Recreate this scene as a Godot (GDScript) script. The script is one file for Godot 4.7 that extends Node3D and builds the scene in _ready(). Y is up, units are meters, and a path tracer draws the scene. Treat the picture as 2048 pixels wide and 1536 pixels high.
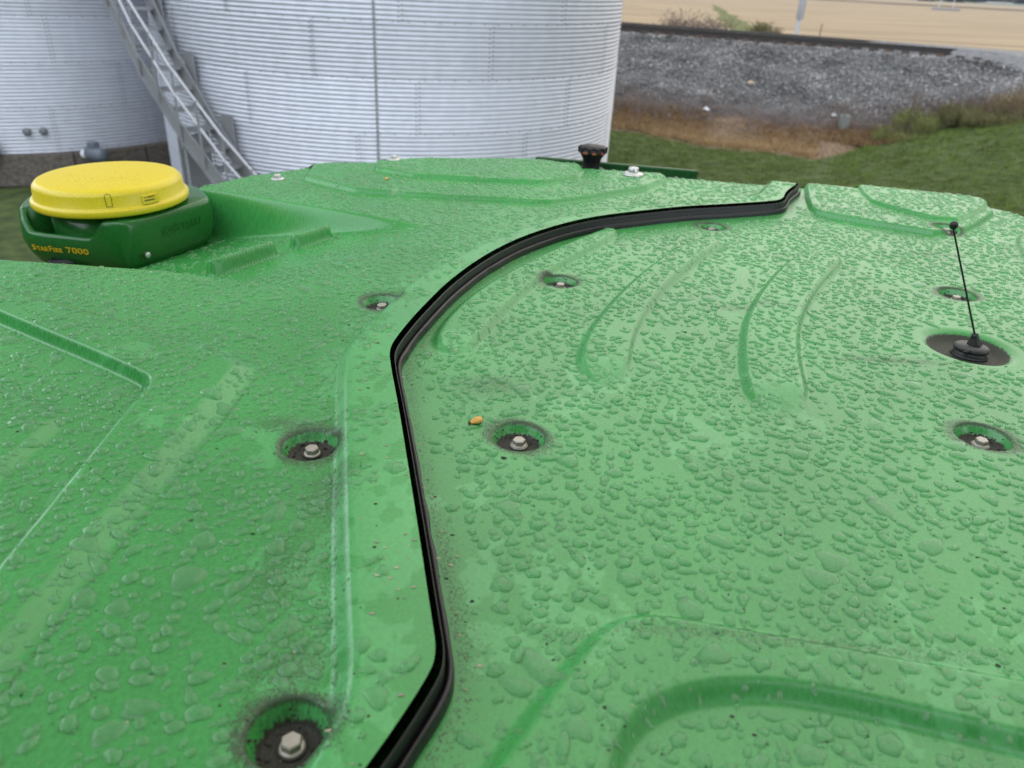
extends Node3D
# Wet green roof of a farm machine, two grain bins, a railway bank and a stubble field, under an overcast sky.

const EYE := 4.15            # height of the camera above the ground
const Y0 := 3.75             # height of the right roof panel
const XA := -0.95
const DX := 0.003
const NX := 684
const NZ := 780
const ZC := 0.754
const ZAMP := 0.704
const ZK := 0.001733

var rng := RandomNumberGenerator.new()
var taken := {}
var HL := PackedFloat32Array()     # heights of the left panel over the grid
var HR := PackedFloat32Array()     # heights of the right panel over the grid
var ML := PackedByteArray()        # 1 where the left panel is
var MR := PackedByteArray()
var M := {}                        # materials by name

# ---------------------------------------------------------------- helpers
func numbered(called: String) -> String:
	if not taken.has(called):
		taken[called] = 0
		return called
	taken[called] += 1
	return "%s_%03d" % [called, taken[called]]

func tag(o: Node, label: String, category: String, group := "") -> void:
	o.set_meta("label", label)
	o.set_meta("category", category)
	if group != "":
		o.set_meta("group", group)

func thing(called: String, label: String, category: String, at := Vector3.ZERO, group := "") -> Node3D:
	var o := Node3D.new()
	o.name = numbered(called)
	add_child(o, true)
	o.position = at
	tag(o, label, category, group)
	return o

func obj(called: String, mesh: Mesh, m: Material, parent: Node = null, at := Transform3D.IDENTITY) -> MeshInstance3D:
	var o := MeshInstance3D.new()
	o.mesh = mesh
	o.material_override = m
	o.transform = at
	if parent == null:
		o.name = numbered(called)
		add_child(o, true)
	else:
		o.name = called
		parent.add_child(o, true)
	return o

func struct(called: String, mesh: Mesh, m: Material) -> MeshInstance3D:
	var o := obj(called, mesh, m)
	o.set_meta("kind", "structure")
	return o

func mat(color: Color, rough := 0.8, metal := 0.0) -> StandardMaterial3D:
	var m := StandardMaterial3D.new()
	m.albedo_color = color
	m.roughness = rough
	m.metallic = metal
	return m

func lin(r: float, g: float, b: float) -> Color:
	return Color(r, g, b).linear_to_srgb()

func noise_tex(sz: int, freq: float, a: Color, b: Color, seed_: int, oct := 4, lo := 0.25, hi := 0.75) -> NoiseTexture2D:
	var n := FastNoiseLite.new()
	n.seed = seed_
	n.frequency = freq
	n.fractal_octaves = oct
	var t := NoiseTexture2D.new()
	t.width = sz
	t.height = sz
	t.seamless = true
	t.noise = n
	var g := Gradient.new()
	g.set_color(0, a)
	g.set_offset(0, lo)
	g.set_color(1, b)
	g.set_offset(1, hi)
	t.color_ramp = g
	return t

func grainy(a: Color, b: Color, rough: float, scale: float, seed_: int, metal := 0.0, freq := 0.02) -> StandardMaterial3D:
	var m := mat(Color.WHITE, rough, metal)
	m.albedo_texture = noise_tex(512, freq, a, b, seed_)
	m.uv1_triplanar = true
	m.uv1_world_triplanar = true
	m.uv1_scale = Vector3.ONE * scale
	return m

func st_new() -> SurfaceTool:
	var st := SurfaceTool.new()
	st.begin(Mesh.PRIMITIVE_TRIANGLES)
	return st

func quad(st: SurfaceTool, a: Vector3, b: Vector3, c: Vector3, d: Vector3) -> void:
	st.add_vertex(a); st.add_vertex(b); st.add_vertex(c)
	st.add_vertex(a); st.add_vertex(c); st.add_vertex(d)

func done(st: SurfaceTool) -> ArrayMesh:
	st.generate_normals()
	return st.commit()

func bx(st: SurfaceTool, size: Vector3, t := Transform3D.IDENTITY, bev := 0.0) -> void:
	# a box with chamfered edges
	st.set_smooth_group(-1)
	var h := size / 2.0
	var b := minf(bev, minf(h.x, minf(h.y, h.z)) * 0.45)
	if b <= 0.0:
		b = minf(h.x, minf(h.y, h.z)) * 0.08
	for ax in 3:
		for s in [-1.0, 1.0]:
			var u := (ax + 1) % 3
			var w := (ax + 2) % 3
			var p := []
			for k in [[-1, -1], [1, -1], [1, 1], [-1, 1]]:
				var v := Vector3.ZERO
				v[ax] = s * h[ax]
				v[u] = k[0] * (h[u] - b)
				v[w] = k[1] * (h[w] - b)
				p.append(t * v)
			if s < 0:
				quad(st, p[0], p[1], p[2], p[3])
			else:
				quad(st, p[3], p[2], p[1], p[0])
	for ax in 3:
		var u := (ax + 1) % 3
		var w := (ax + 2) % 3
		for su in [-1.0, 1.0]:
			for sw in [-1.0, 1.0]:
				var p := []
				for k in [[-1, 0], [1, 0], [1, 1], [-1, 1]]:
					var v := Vector3.ZERO
					v[ax] = k[0] * (h[ax] - b)
					v[u] = su * (h[u] - (b if k[1] == 1 else 0.0))
					v[w] = sw * (h[w] - (b if k[1] == 0 else 0.0))
					p.append(t * v)
				if su * sw > 0:
					quad(st, p[3], p[2], p[1], p[0])
				else:
					quad(st, p[0], p[1], p[2], p[3])

func box_mesh(size: Vector3, bev := 0.0) -> ArrayMesh:
	var st := st_new()
	bx(st, size, Transform3D.IDENTITY, bev)
	return done(st)

func along(a: Vector3, b: Vector3, side := Vector3.UP) -> Transform3D:
	# a frame at the middle of a-b whose z runs along it
	var z := (b - a).normalized()
	var x := side.cross(z)
	if x.length() < 1e-4:
		x = Vector3.RIGHT
	x = x.normalized()
	return Transform3D(Basis(x, z.cross(x), z), (a + b) / 2.0)

func tube(st: SurfaceTool, path: Array, r0: float, r1: float, seg := 10, caps := true) -> void:
	st.set_smooth_group(1)
	var n := path.size()
	var rings := []
	var prev := Vector3.ZERO
	for i in n:
		var t: Vector3 = (path[mini(i + 1, n - 1)] - path[maxi(i - 1, 0)]).normalized()
		var x := prev - t * prev.dot(t)
		if x.length() < 1e-3:
			x = t.cross(Vector3.UP if absf(t.y) < 0.9 else Vector3.RIGHT)
		x = x.normalized()
		prev = x
		var y := t.cross(x)
		var r := lerpf(r0, r1, float(i) / (n - 1))
		var ring := []
		for k in seg:
			var a := TAU * k / seg
			ring.append(path[i] + (x * cos(a) + y * sin(a)) * r)
		rings.append(ring)
	for i in n - 1:
		for k in seg:
			var k2 := (k + 1) % seg
			quad(st, rings[i][k], rings[i + 1][k], rings[i + 1][k2], rings[i][k2])
	if caps:
		st.set_smooth_group(-1)
		for k in range(1, seg - 1):
			st.add_vertex(rings[0][0]); st.add_vertex(rings[0][k]); st.add_vertex(rings[0][k + 1])
			st.add_vertex(rings[n - 1][0]); st.add_vertex(rings[n - 1][k + 1]); st.add_vertex(rings[n - 1][k])

func tube_mesh(path: Array, r0: float, r1: float, seg := 10) -> ArrayMesh:
	var st := st_new()
	tube(st, path, r0, r1, seg)
	return done(st)

func lathe(st: SurfaceTool, prof: Array, seg := 32, t := Transform3D.IDENTITY, smooth := true) -> void:
	# prof: [radius, height] from the bottom to the top
	st.set_smooth_group(1 if smooth else -1)
	for i in prof.size() - 1:
		for k in seg:
			var a := TAU * k / seg
			var b := TAU * (k + 1) / seg
			var p := func(q: Array, an: float) -> Vector3: return t * Vector3(q[0] * cos(an), q[1], q[0] * sin(an))
			var v0: Vector3 = p.call(prof[i], a)
			var v1: Vector3 = p.call(prof[i + 1], a)
			var v2: Vector3 = p.call(prof[i + 1], b)
			var v3: Vector3 = p.call(prof[i], b)
			if prof[i][0] > 1e-6:
				st.add_vertex(v0); st.add_vertex(v2); st.add_vertex(v3)
			if prof[i + 1][0] > 1e-6:
				st.add_vertex(v0); st.add_vertex(v1); st.add_vertex(v2)

func lathe_mesh(prof: Array, seg := 32, smooth := true) -> ArrayMesh:
	var st := st_new()
	lathe(st, prof, seg, Transform3D.IDENTITY, smooth)
	return done(st)

func pv(a: Array) -> PackedVector2Array:
	var o := PackedVector2Array()
	for p in a:
		o.append(Vector2(p[0], p[1]))
	return o

func chaikin(p: PackedVector2Array, times: int, closed: bool) -> PackedVector2Array:
	for t in times:
		var o := PackedVector2Array()
		var n := p.size()
		if not closed:
			o.append(p[0])
		for i in (n if closed else n - 1):
			var a := p[i]
			var b := p[(i + 1) % n]
			o.append(a.lerp(b, 0.25))
			o.append(a.lerp(b, 0.75))
		if not closed:
			o.append(p[n - 1])
		p = o
	return p

func resample(p: PackedVector2Array, step: float) -> PackedVector2Array:
	var o := PackedVector2Array([p[0]])
	var left := step
	for i in p.size() - 1:
		var a := p[i]
		var b := p[i + 1]
		var l := a.distance_to(b)
		var d := left
		while d <= l:
			o.append(a.lerp(b, d / l))
			d += step
		left = d - l
	return o

# ---------------------------------------------------------------- roof height field
func zrow(i: float) -> float:
	return ZC - ZAMP * exp(ZK * i)

func rowz(z: float) -> float:
	return log((ZC - z) / ZAMP) / ZK

func fill_rows(poly: PackedVector2Array, x0: int, x1: int, r0: int, r1: int) -> PackedByteArray:
	# 1 inside the closed polygon, over the window of the grid
	var w := x1 - x0
	var m := PackedByteArray()
	m.resize(w * (r1 - r0))
	var n := poly.size()
	for r in range(r0, r1):
		var z := zrow(r)
		var xs := []
		for i in n:
			var a := poly[i]
			var b := poly[(i + 1) % n]
			if (a.y > z) != (b.y > z):
				xs.append(a.x + (z - a.y) / (b.y - a.y) * (b.x - a.x))
		xs.sort()
		for k in range(0, xs.size() - 1, 2):
			var c0 := clampi(ceili((xs[k] - XA) / DX), x0, x1)
			var c1 := clampi(ceili((xs[k + 1] - XA) / DX), x0, x1)
			for c in range(c0, c1):
				m[(r - r0) * w + c - x0] = 1
	return m

func window(poly: PackedVector2Array, pad: float) -> Array:
	var lo := Vector2(1e9, 1e9)
	var hi := -lo
	for p in poly:
		lo = lo.min(p)
		hi = hi.max(p)
	lo -= Vector2(pad, pad)
	hi += Vector2(pad, pad)
	return [clampi(floori((lo.x - XA) / DX), 0, NX), clampi(ceili((hi.x - XA) / DX), 0, NX), clampi(floori(rowz(minf(hi.y, 0.049))), 0, NZ), clampi(ceili(rowz(lo.y)), 0, NZ)]

func press(H: PackedFloat32Array, poly: PackedVector2Array, dh: float, bevel: float, share = null) -> void:
	# raises (or lowers) what lies inside the polygon, over a bevel that straddles its outline
	var wd := window(poly, bevel)
	var x0: int = wd[0]
	var x1: int = wd[1]
	var r0: int = wd[2]
	var r1: int = wd[3]
	var w := x1 - x0
	var m := fill_rows(poly, x0, x1, r0, r1)
	var d := PackedFloat32Array()
	d.resize(m.size())
	d.fill(bevel)
	var n := poly.size()
	for i in n:
		var a := poly[i]
		var b := poly[(i + 1) % n]
		var ab := b - a
		var l2 := maxf(ab.length_squared(), 1e-12)
		var c0 := clampi(floori((minf(a.x, b.x) - bevel - XA) / DX), x0, x1)
		var c1 := clampi(ceili((maxf(a.x, b.x) + bevel - XA) / DX), x0, x1)
		var zt := maxf(a.y, b.y) + bevel
		var ra := clampi(floori(rowz(minf(zt, 0.049))), r0, r1)
		var rb := clampi(ceili(rowz(minf(minf(a.y, b.y) - bevel, 0.049))), r0, r1)
		for r in range(ra, rb):
			var pz := zrow(r) - a.y
			for c in range(c0, c1):
				var px := XA + c * DX - a.x
				var t := clampf((px * ab.x + pz * ab.y) / l2, 0.0, 1.0)
				var ex := px - ab.x * t
				var ez := pz - ab.y * t
				var e := sqrt(ex * ex + ez * ez)
				var at := (r - r0) * w + c - x0
				if e < d[at]:
					d[at] = e
	var free: bool = share == null
	for r in range(r0, r1):
		for c in range(x0, x1):
			var at := (r - r0) * w + c - x0
			var s := d[at] if m[at] else -d[at]
			if s > -bevel:
				var k := smoothstep(-bevel, bevel, s)
				H[r * NX + c] += dh * k * (1.0 if free else share.call(XA + c * DX, zrow(r)))

func dish(H: PackedFloat32Array, at: Vector2, rad: float, wall: float, depth: float, squash := Vector2.ONE) -> void:
	# a round bolt recess with a rounded rim
	var reach := rad * 1.35
	for r in range(clampi(floori(rowz(at.y + reach)), 0, NZ), clampi(ceili(rowz(at.y - reach)), 0, NZ)):
		var pz := (zrow(r) - at.y) / squash.y
		for c in range(clampi(floori((at.x - reach - XA) / DX), 0, NX), clampi(ceili((at.x + reach - XA) / DX), 0, NX)):
			var px := (XA + c * DX - at.x) / squash.x
			var d := sqrt(px * px + pz * pz)
			var s := (rad - d) / wall
			var k := smoothstep(-0.25, 1.0, s)
			H[r * NX + c] -= depth * k

func height(H: PackedFloat32Array, x: float, z: float) -> float:
	var fc := clampf((x - XA) / DX, 0.0, NX - 1.01)
	var fr := clampf(rowz(minf(z, 0.049)), 0.0, NZ - 1.01)
	var c := int(fc)
	var r := int(fr)
	var u := fc - c
	var v := fr - r
	var i := r * NX + c
	return lerpf(lerpf(H[i], H[i + 1], u), lerpf(H[i + NX], H[i + NX + 1], u), v)

func slope(H: PackedFloat32Array, x: float, z: float) -> Vector3:
	var e := 0.003
	return Vector3(height(H, x - e, z) - height(H, x + e, z), 2.0 * e, height(H, x, z - e) - height(H, x, z + e)).normalized()

func nearest(poly: PackedVector2Array, p: Vector2) -> Vector2:
	var best := 1e9
	var out := p
	var n := poly.size()
	for i in n:
		var q := Geometry2D.get_closest_point_to_segment(p, poly[i], poly[(i + 1) % n])
		var d := q.distance_squared_to(p)
		if d < best:
			best = d
			out = q
	return out

func panel_mesh(H: PackedFloat32Array, mask: PackedByteArray, poly: PackedVector2Array, lip: Callable, u0: float) -> ArrayMesh:
	var index := PackedInt32Array()
	index.resize(NX * NZ)
	index.fill(-1)
	var V := PackedVector3Array()
	var N := PackedVector3Array()
	var U := PackedVector2Array()
	var I := PackedInt32Array()
	for r in range(1, NZ - 1):
		var z := zrow(r)
		var dz := zrow(r + 1) - zrow(r - 1)
		for c in range(1, NX - 1):
			var i := r * NX + c
			var x := XA + c * DX
			if mask[i] == 0:
				if mask[i - 1] + mask[i + 1] + mask[i - NX] + mask[i + NX] + mask[i - NX - 1] + mask[i - NX + 1] + mask[i + NX - 1] + mask[i + NX + 1] == 0:
					continue
				var q := nearest(poly, Vector2(x, z))
				index[i] = V.size()
				V.append(Vector3(q.x, Y0 + height(H, q.x, q.y), q.y))
				N.append(slope(H, q.x, q.y))
				U.append(Vector2((q.x - u0) / 1.6, (q.y + 1.95) / 2.0))
				continue
			index[i] = V.size()
			V.append(Vector3(x, Y0 + H[i], z))
			N.append(Vector3(-(H[i + 1] - H[i - 1]) / (2.0 * DX), 1.0, -(H[i + NX] - H[i - NX]) / dz).normalized())
			U.append(Vector2((x - u0) / 1.6, (z + 1.95) / 2.0))
	for r in range(1, NZ - 2):
		for c in range(1, NX - 2):
			var i := r * NX + c
			var a := index[i]
			var b := index[i + 1]
			var e := index[i + NX]
			var f := index[i + NX + 1]
			if a < 0 or b < 0 or e < 0 or f < 0:
				continue
			# row r + 1 lies farther away (smaller z)
			I.append_array(PackedInt32Array([a, e, b, b, e, f]))
	# the lip: a quarter round and a skirt all along the outline
	var n := poly.size()
	var area := 0.0
	for i in n:
		area += poly[i].cross(poly[(i + 1) % n])
	var turn := 1.0 if area > 0.0 else -1.0
	var ring := 8
	var first := V.size()
	for i in n + 1:
		var p := poly[i % n]
		var t := (poly[(i + 1) % n] - poly[(i + n - 1) % n]).normalized()
		var o := Vector2(t.y, -t.x) * turn
		var l: Vector2 = lip.call(p)
		var y := height(H, p.x, p.y)
		for k in ring:
			var a := PI / 2.0 * minf(k / 5.0, 1.0)
			var q := p + o * l.x * sin(a)
			var yy := y - l.x * (1.0 - cos(a)) - (l.y * (k - 5) / 2.0 if k > 5 else 0.0)
			V.append(Vector3(q.x, Y0 + yy, q.y))
			N.append(Vector3(o.x * sin(a), cos(a), o.y * sin(a)))
			U.append(Vector2((q.x - u0) / 1.6, (q.y + 1.95) / 2.0))
	for i in n:
		for k in ring - 1:
			var a := first + i * ring + k
			if turn > 0:
				I.append_array(PackedInt32Array([a, a + ring, a + 1, a + 1, a + ring, a + ring + 1]))
			else:
				I.append_array(PackedInt32Array([a, a + 1, a + ring, a + 1, a + ring + 1, a + ring]))
	var arr := []
	arr.resize(Mesh.ARRAY_MAX)
	arr[Mesh.ARRAY_VERTEX] = V
	arr[Mesh.ARRAY_NORMAL] = N
	arr[Mesh.ARRAY_TEX_UV] = U
	arr[Mesh.ARRAY_INDEX] = I
	var m := ArrayMesh.new()
	m.add_surface_from_arrays(Mesh.PRIMITIVE_TRIANGLES, arr)
	return m

# outlines in metres on the roof, x to the right and z towards the camera
var seal_path := PackedVector2Array()
var band_edge := PackedVector2Array()
var left_poly := PackedVector2Array()
var right_poly := PackedVector2Array()
var cups := [
	[-0.118, -0.294, 0.0235, "L"], [-0.183, -0.597, 0.026, "L"], [-0.179, -0.949, 0.026, "L"],
	[0.009, -0.647, 0.026, "R"], [0.492, -0.694, 0.027, "R"], [0.064, -1.093, 0.025, "R"], [0.36, -1.432, 0.026, "R"], [0.676, -1.127, 0.027, "R"], [0.824, -1.479, 0.025, "R"]]
var antenna_at := Vector2(0.593, -0.928)

func build_fields() -> void:
	seal_path = chaikin(pv([[-0.30, 0.06], [-0.11, -0.18], [-0.069, -0.257], [-0.041, -0.325], [-0.038, -0.345], [-0.045, -0.375], [-0.071, -0.488], [-0.108, -0.645], [-0.131, -0.735], [-0.139, -0.775], [-0.135, -0.815], [-0.122, -0.89], [-0.09, -1.02], [-0.03, -1.167], [0.041, -1.277], [0.142, -1.376], [0.291, -1.462], [0.40, -1.505], [0.505, -1.55], [0.532, -1.575], [0.551, -1.63], [0.592, -1.70], [0.607, -1.73]]), 2, false)
	band_edge = chaikin(pv([[-0.33, 0.06], [-0.16, -0.14], [-0.115, -0.22], [-0.094, -0.285], [-0.091, -0.32], [-0.107, -0.385], [-0.131, -0.489], [-0.165, -0.647], [-0.184, -0.733], [-0.19, -0.795], [-0.171, -0.887], [-0.143, -1.02], [-0.105, -1.09], [-0.046, -1.21], [0.036, -1.325], [0.14, -1.42], [0.29, -1.502], [0.45, -1.57], [0.49, -1.61], [0.51, -1.66], [0.55, -1.74]]), 2, false)
	var left_far := chaikin(pv([[0.607, -1.73], [0.595, -1.757], [0.565, -1.762], [0.54, -1.748], [0.50, -1.748], [0.363, -1.778], [0.185, -1.78], [0.095, -1.785], [0.05, -1.81], [0.0, -1.838], [-0.055, -1.838], [-0.147, -1.81], [-0.223, -1.775], [-0.315, -1.735], [-0.378, -1.72], [-0.442, -1.70], [-0.511, -1.64], [-0.57, -1.575], [-0.605, -1.51], [-0.64, -1.44], [-0.66, -1.36], [-0.66, -1.09], [-0.70, -1.05], [-0.80, -1.04], [-0.93, -1.02], [-0.935, 0.0], [-0.90, 0.04], [-0.34, 0.045]]), 2, false)
	left_poly = seal_path.duplicate()
	left_poly.append_array(left_far.slice(1))
	# the right panel reaches a little under the left one
	right_poly = PackedVector2Array()
	for p in resample(seal_path, 0.02):
		right_poly.append(p + Vector2(-0.012, -0.006))
	right_poly.append_array(chaikin(pv([[0.60, -1.735], [0.637, -1.795], [0.70, -1.785], [0.78, -1.765], [0.897, -1.735], [1.0, -1.705], [1.045, -1.68], [1.075, -1.60], [1.075, -1.30], [1.075, -0.40], [1.07, 0.0], [1.03, 0.04], [-0.28, 0.045]]), 2, false))
	HL.resize(NX * NZ)
	HR.resize(NX * NZ)
	var wave := FastNoiseLite.new()
	wave.seed = 5
	wave.frequency = 2.6
	wave.fractal_octaves = 2
	for r in NZ:
		var z := zrow(r)
		for c in NX:
			var x := XA + c * DX
			var n := wave.get_noise_2d(x, z) * 0.0012
			HR[r * NX + c] = n
			HL[r * NX + c] = 0.011 + n
	var all := [0, NX, 0, NZ]
	ML = fill_rows(left_poly, 0, NX, 0, NZ)
	MR = fill_rows(right_poly, 0, NX, 0, NZ)
	# left panel: the band along the seal
	var band := seal_path.duplicate()
	for i in range(band.size()):
		band[i] += Vector2(0.02, 0.01)
	var back := band_edge.duplicate()
	back.reverse()
	band.append_array(back)
	press(HL, band, 0.015, 0.009)
	# nested chevrons
	press(HL, chaikin(pv([[-1.1, -1.12], [-0.665, -0.919], [-0.463, -0.832], [-0.325, -0.765], [-0.29, -0.742], [-0.287, -0.704], [-0.307, -0.334], [-0.315, -0.12], [-1.1, -0.10]]), 2, true), 0.0085, 0.016)
	press(HL, chaikin(pv([[-1.1, -1.12], [-0.612, -0.832], [-0.393, -0.709], [-0.368, -0.686], [-0.369, -0.645], [-0.355, -0.413], [-0.346, -0.14], [-1.1, -0.12]]), 2, true), -0.014, 0.0050)
	press(HL, chaikin(pv([[-1.1, -0.99], [-0.755, -0.786], [-0.511, -0.672], [-0.452, -0.642], [-0.427, -0.624], [-0.425, -0.59], [-0.431, -0.50], [-0.437, -0.20], [-1.1, -0.15]]), 2, true), 0.008, 0.015)
	# far chevrons
	press(HL, chaikin(pv([[-0.434, -1.498], [0.005, -1.478], [0.075, -1.492], [0.33, -1.71], [0.30, -1.85], [-0.47, -1.80]]), 1, true), 0.009, 0.004)
	press(HL, chaikin(pv([[-0.307, -1.611], [0.01, -1.602], [0.058, -1.618], [0.14, -1.70], [0.12, -1.84], [-0.33, -1.76]]), 1, true), 0.009, 0.004)
	# the wedge in which the receiver stands: a ramp that sinks to the left, with a far wall and a near wall
	var wa := Vector2(-0.315, -0.985)
	var wb := Vector2(-0.155, -1.285)
	var wn := (wb - wa).orthogonal().normalized()
	if wn.x > 0.0:
		wn = -wn
	press(HL, chaikin(pv([[-1.2, -1.045], [-0.75, -1.045], [-0.50, -1.032], [-0.40, -1.010], [-0.30, -0.975], [-0.135, -1.285], [-0.40, -1.380], [-0.645, -1.47], [-0.95, -1.56], [-1.2, -1.6]]), 0, true), -0.085, 0.014,
		func(x: float, z: float) -> float: return clampf((Vector2(x, z) - wa).dot(wn) / 0.44, 0.0, 1.0))
	press(HL, chaikin(pv([[-0.474, -1.098], [-0.466, -1.120], [-0.430, -1.178], [-0.410, -1.212], [-0.392, -1.204], [-0.412, -1.165], [-0.455, -1.092]]), 2, true), 0.026, 0.004)
	press(HL, chaikin(pv([[-0.388, -1.238], [-0.362, -1.285], [-0.345, -1.318], [-0.326, -1.310], [-0.344, -1.274], [-0.370, -1.230]]), 2, true), 0.024, 0.004)
	# right panel: three curved channels, their near ends shallow
	var near_fade := func(z0: float) -> Callable:
		return func(_x: float, z: float) -> float: return smoothstep(0.0, 0.07, z0 - z)
	press(HR, chaikin(pv([[-0.098, -0.835], [-0.093, -0.907], [-0.059, -1.018], [0.018, -1.163], [0.125, -1.325], [0.165, -1.369], [0.178, -1.339], [0.049, -1.128], [-0.015, -0.967], [-0.042, -0.867], [-0.059, -0.82]]), 2, true), 0.009, 0.005, near_fade.call(-0.80))
	press(HR, chaikin(pv([[0.073, -0.805], [0.097, -0.916], [0.168, -1.091], [0.265, -1.269], [0.317, -1.325], [0.356, -1.325], [0.335, -1.281], [0.253, -1.148], [0.188, -1.011], [0.149, -0.891], [0.132, -0.79], [0.10, -0.755]]), 2, true), 0.010, 0.0055, near_fade.call(-0.75))
	press(HR, chaikin(pv([[0.256, -0.735], [0.282, -0.878], [0.326, -1.012], [0.420, -1.192], [0.475, -1.27], [0.529, -1.292], [0.552, -1.262], [0.468, -1.135], [0.398, -1.003], [0.354, -0.887], [0.324, -0.735], [0.29, -0.71]]), 2, true), 0.010, 0.0055, near_fade.call(-0.71))
	# near right: a raised field with a sunk one inside
	press(HR, chaikin(pv([[1.2, -0.205], [0.422, -0.352], [0.142, -0.405], [0.108, -0.409], [0.080, -0.401], [0.055, -0.373], [0.002, -0.286], [-0.06, -0.18], [-0.08, -0.08], [1.2, -0.05]]), 2, true), 0.009, 0.007)
	press(HR, chaikin(pv([[1.2, -0.13], [0.387, -0.301], [0.322, -0.318], [0.207, -0.347], [0.155, -0.349], [0.108, -0.337], [0.077, -0.309], [0.066, -0.27], [0.045, -0.18], [0.06, -0.10], [1.2, -0.07]]), 2, true), -0.011, 0.0085)
	# far right chevrons
	press(HR, chaikin(pv([[0.68, -1.90], [0.595, -1.60], [0.598, -1.545], [0.64, -1.52], [0.701, -1.487], [0.811, -1.432], [0.93, -1.55], [1.02, -1.66], [1.0, -1.95]]), 1, true), 0.011, 0.004)
	press(HR, chaikin(pv([[0.79, -1.90], [0.733, -1.65], [0.755, -1.60], [0.84, -1.50], [0.95, -1.60], [1.02, -1.70], [0.97, -1.95]]), 1, true), 0.008, 0.004)
	press(HR, chaikin(pv([[1.2, -1.68], [0.986, -1.495], [0.93, -1.425], [0.885, -1.316], [0.86, -1.10], [1.2, -1.0]]), 1, true), 0.012, 0.008)
	for c in cups:
		dish(HL if c[3] == "L" else HR, Vector2(c[0], c[1]), c[2], 0.0075, 0.016 if c[1] > -0.4 else 0.012)
	dish(HR, antenna_at, 0.055, 0.022, 0.013)
	for poly in [left_poly, right_poly]:
		pass

# ---------------------------------------------------------------- paint of the roof
func film_on(x: float, z: float, n: float) -> bool:
	# sheets of standing water: along the band and at the ends of the channels
	return false

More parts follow.
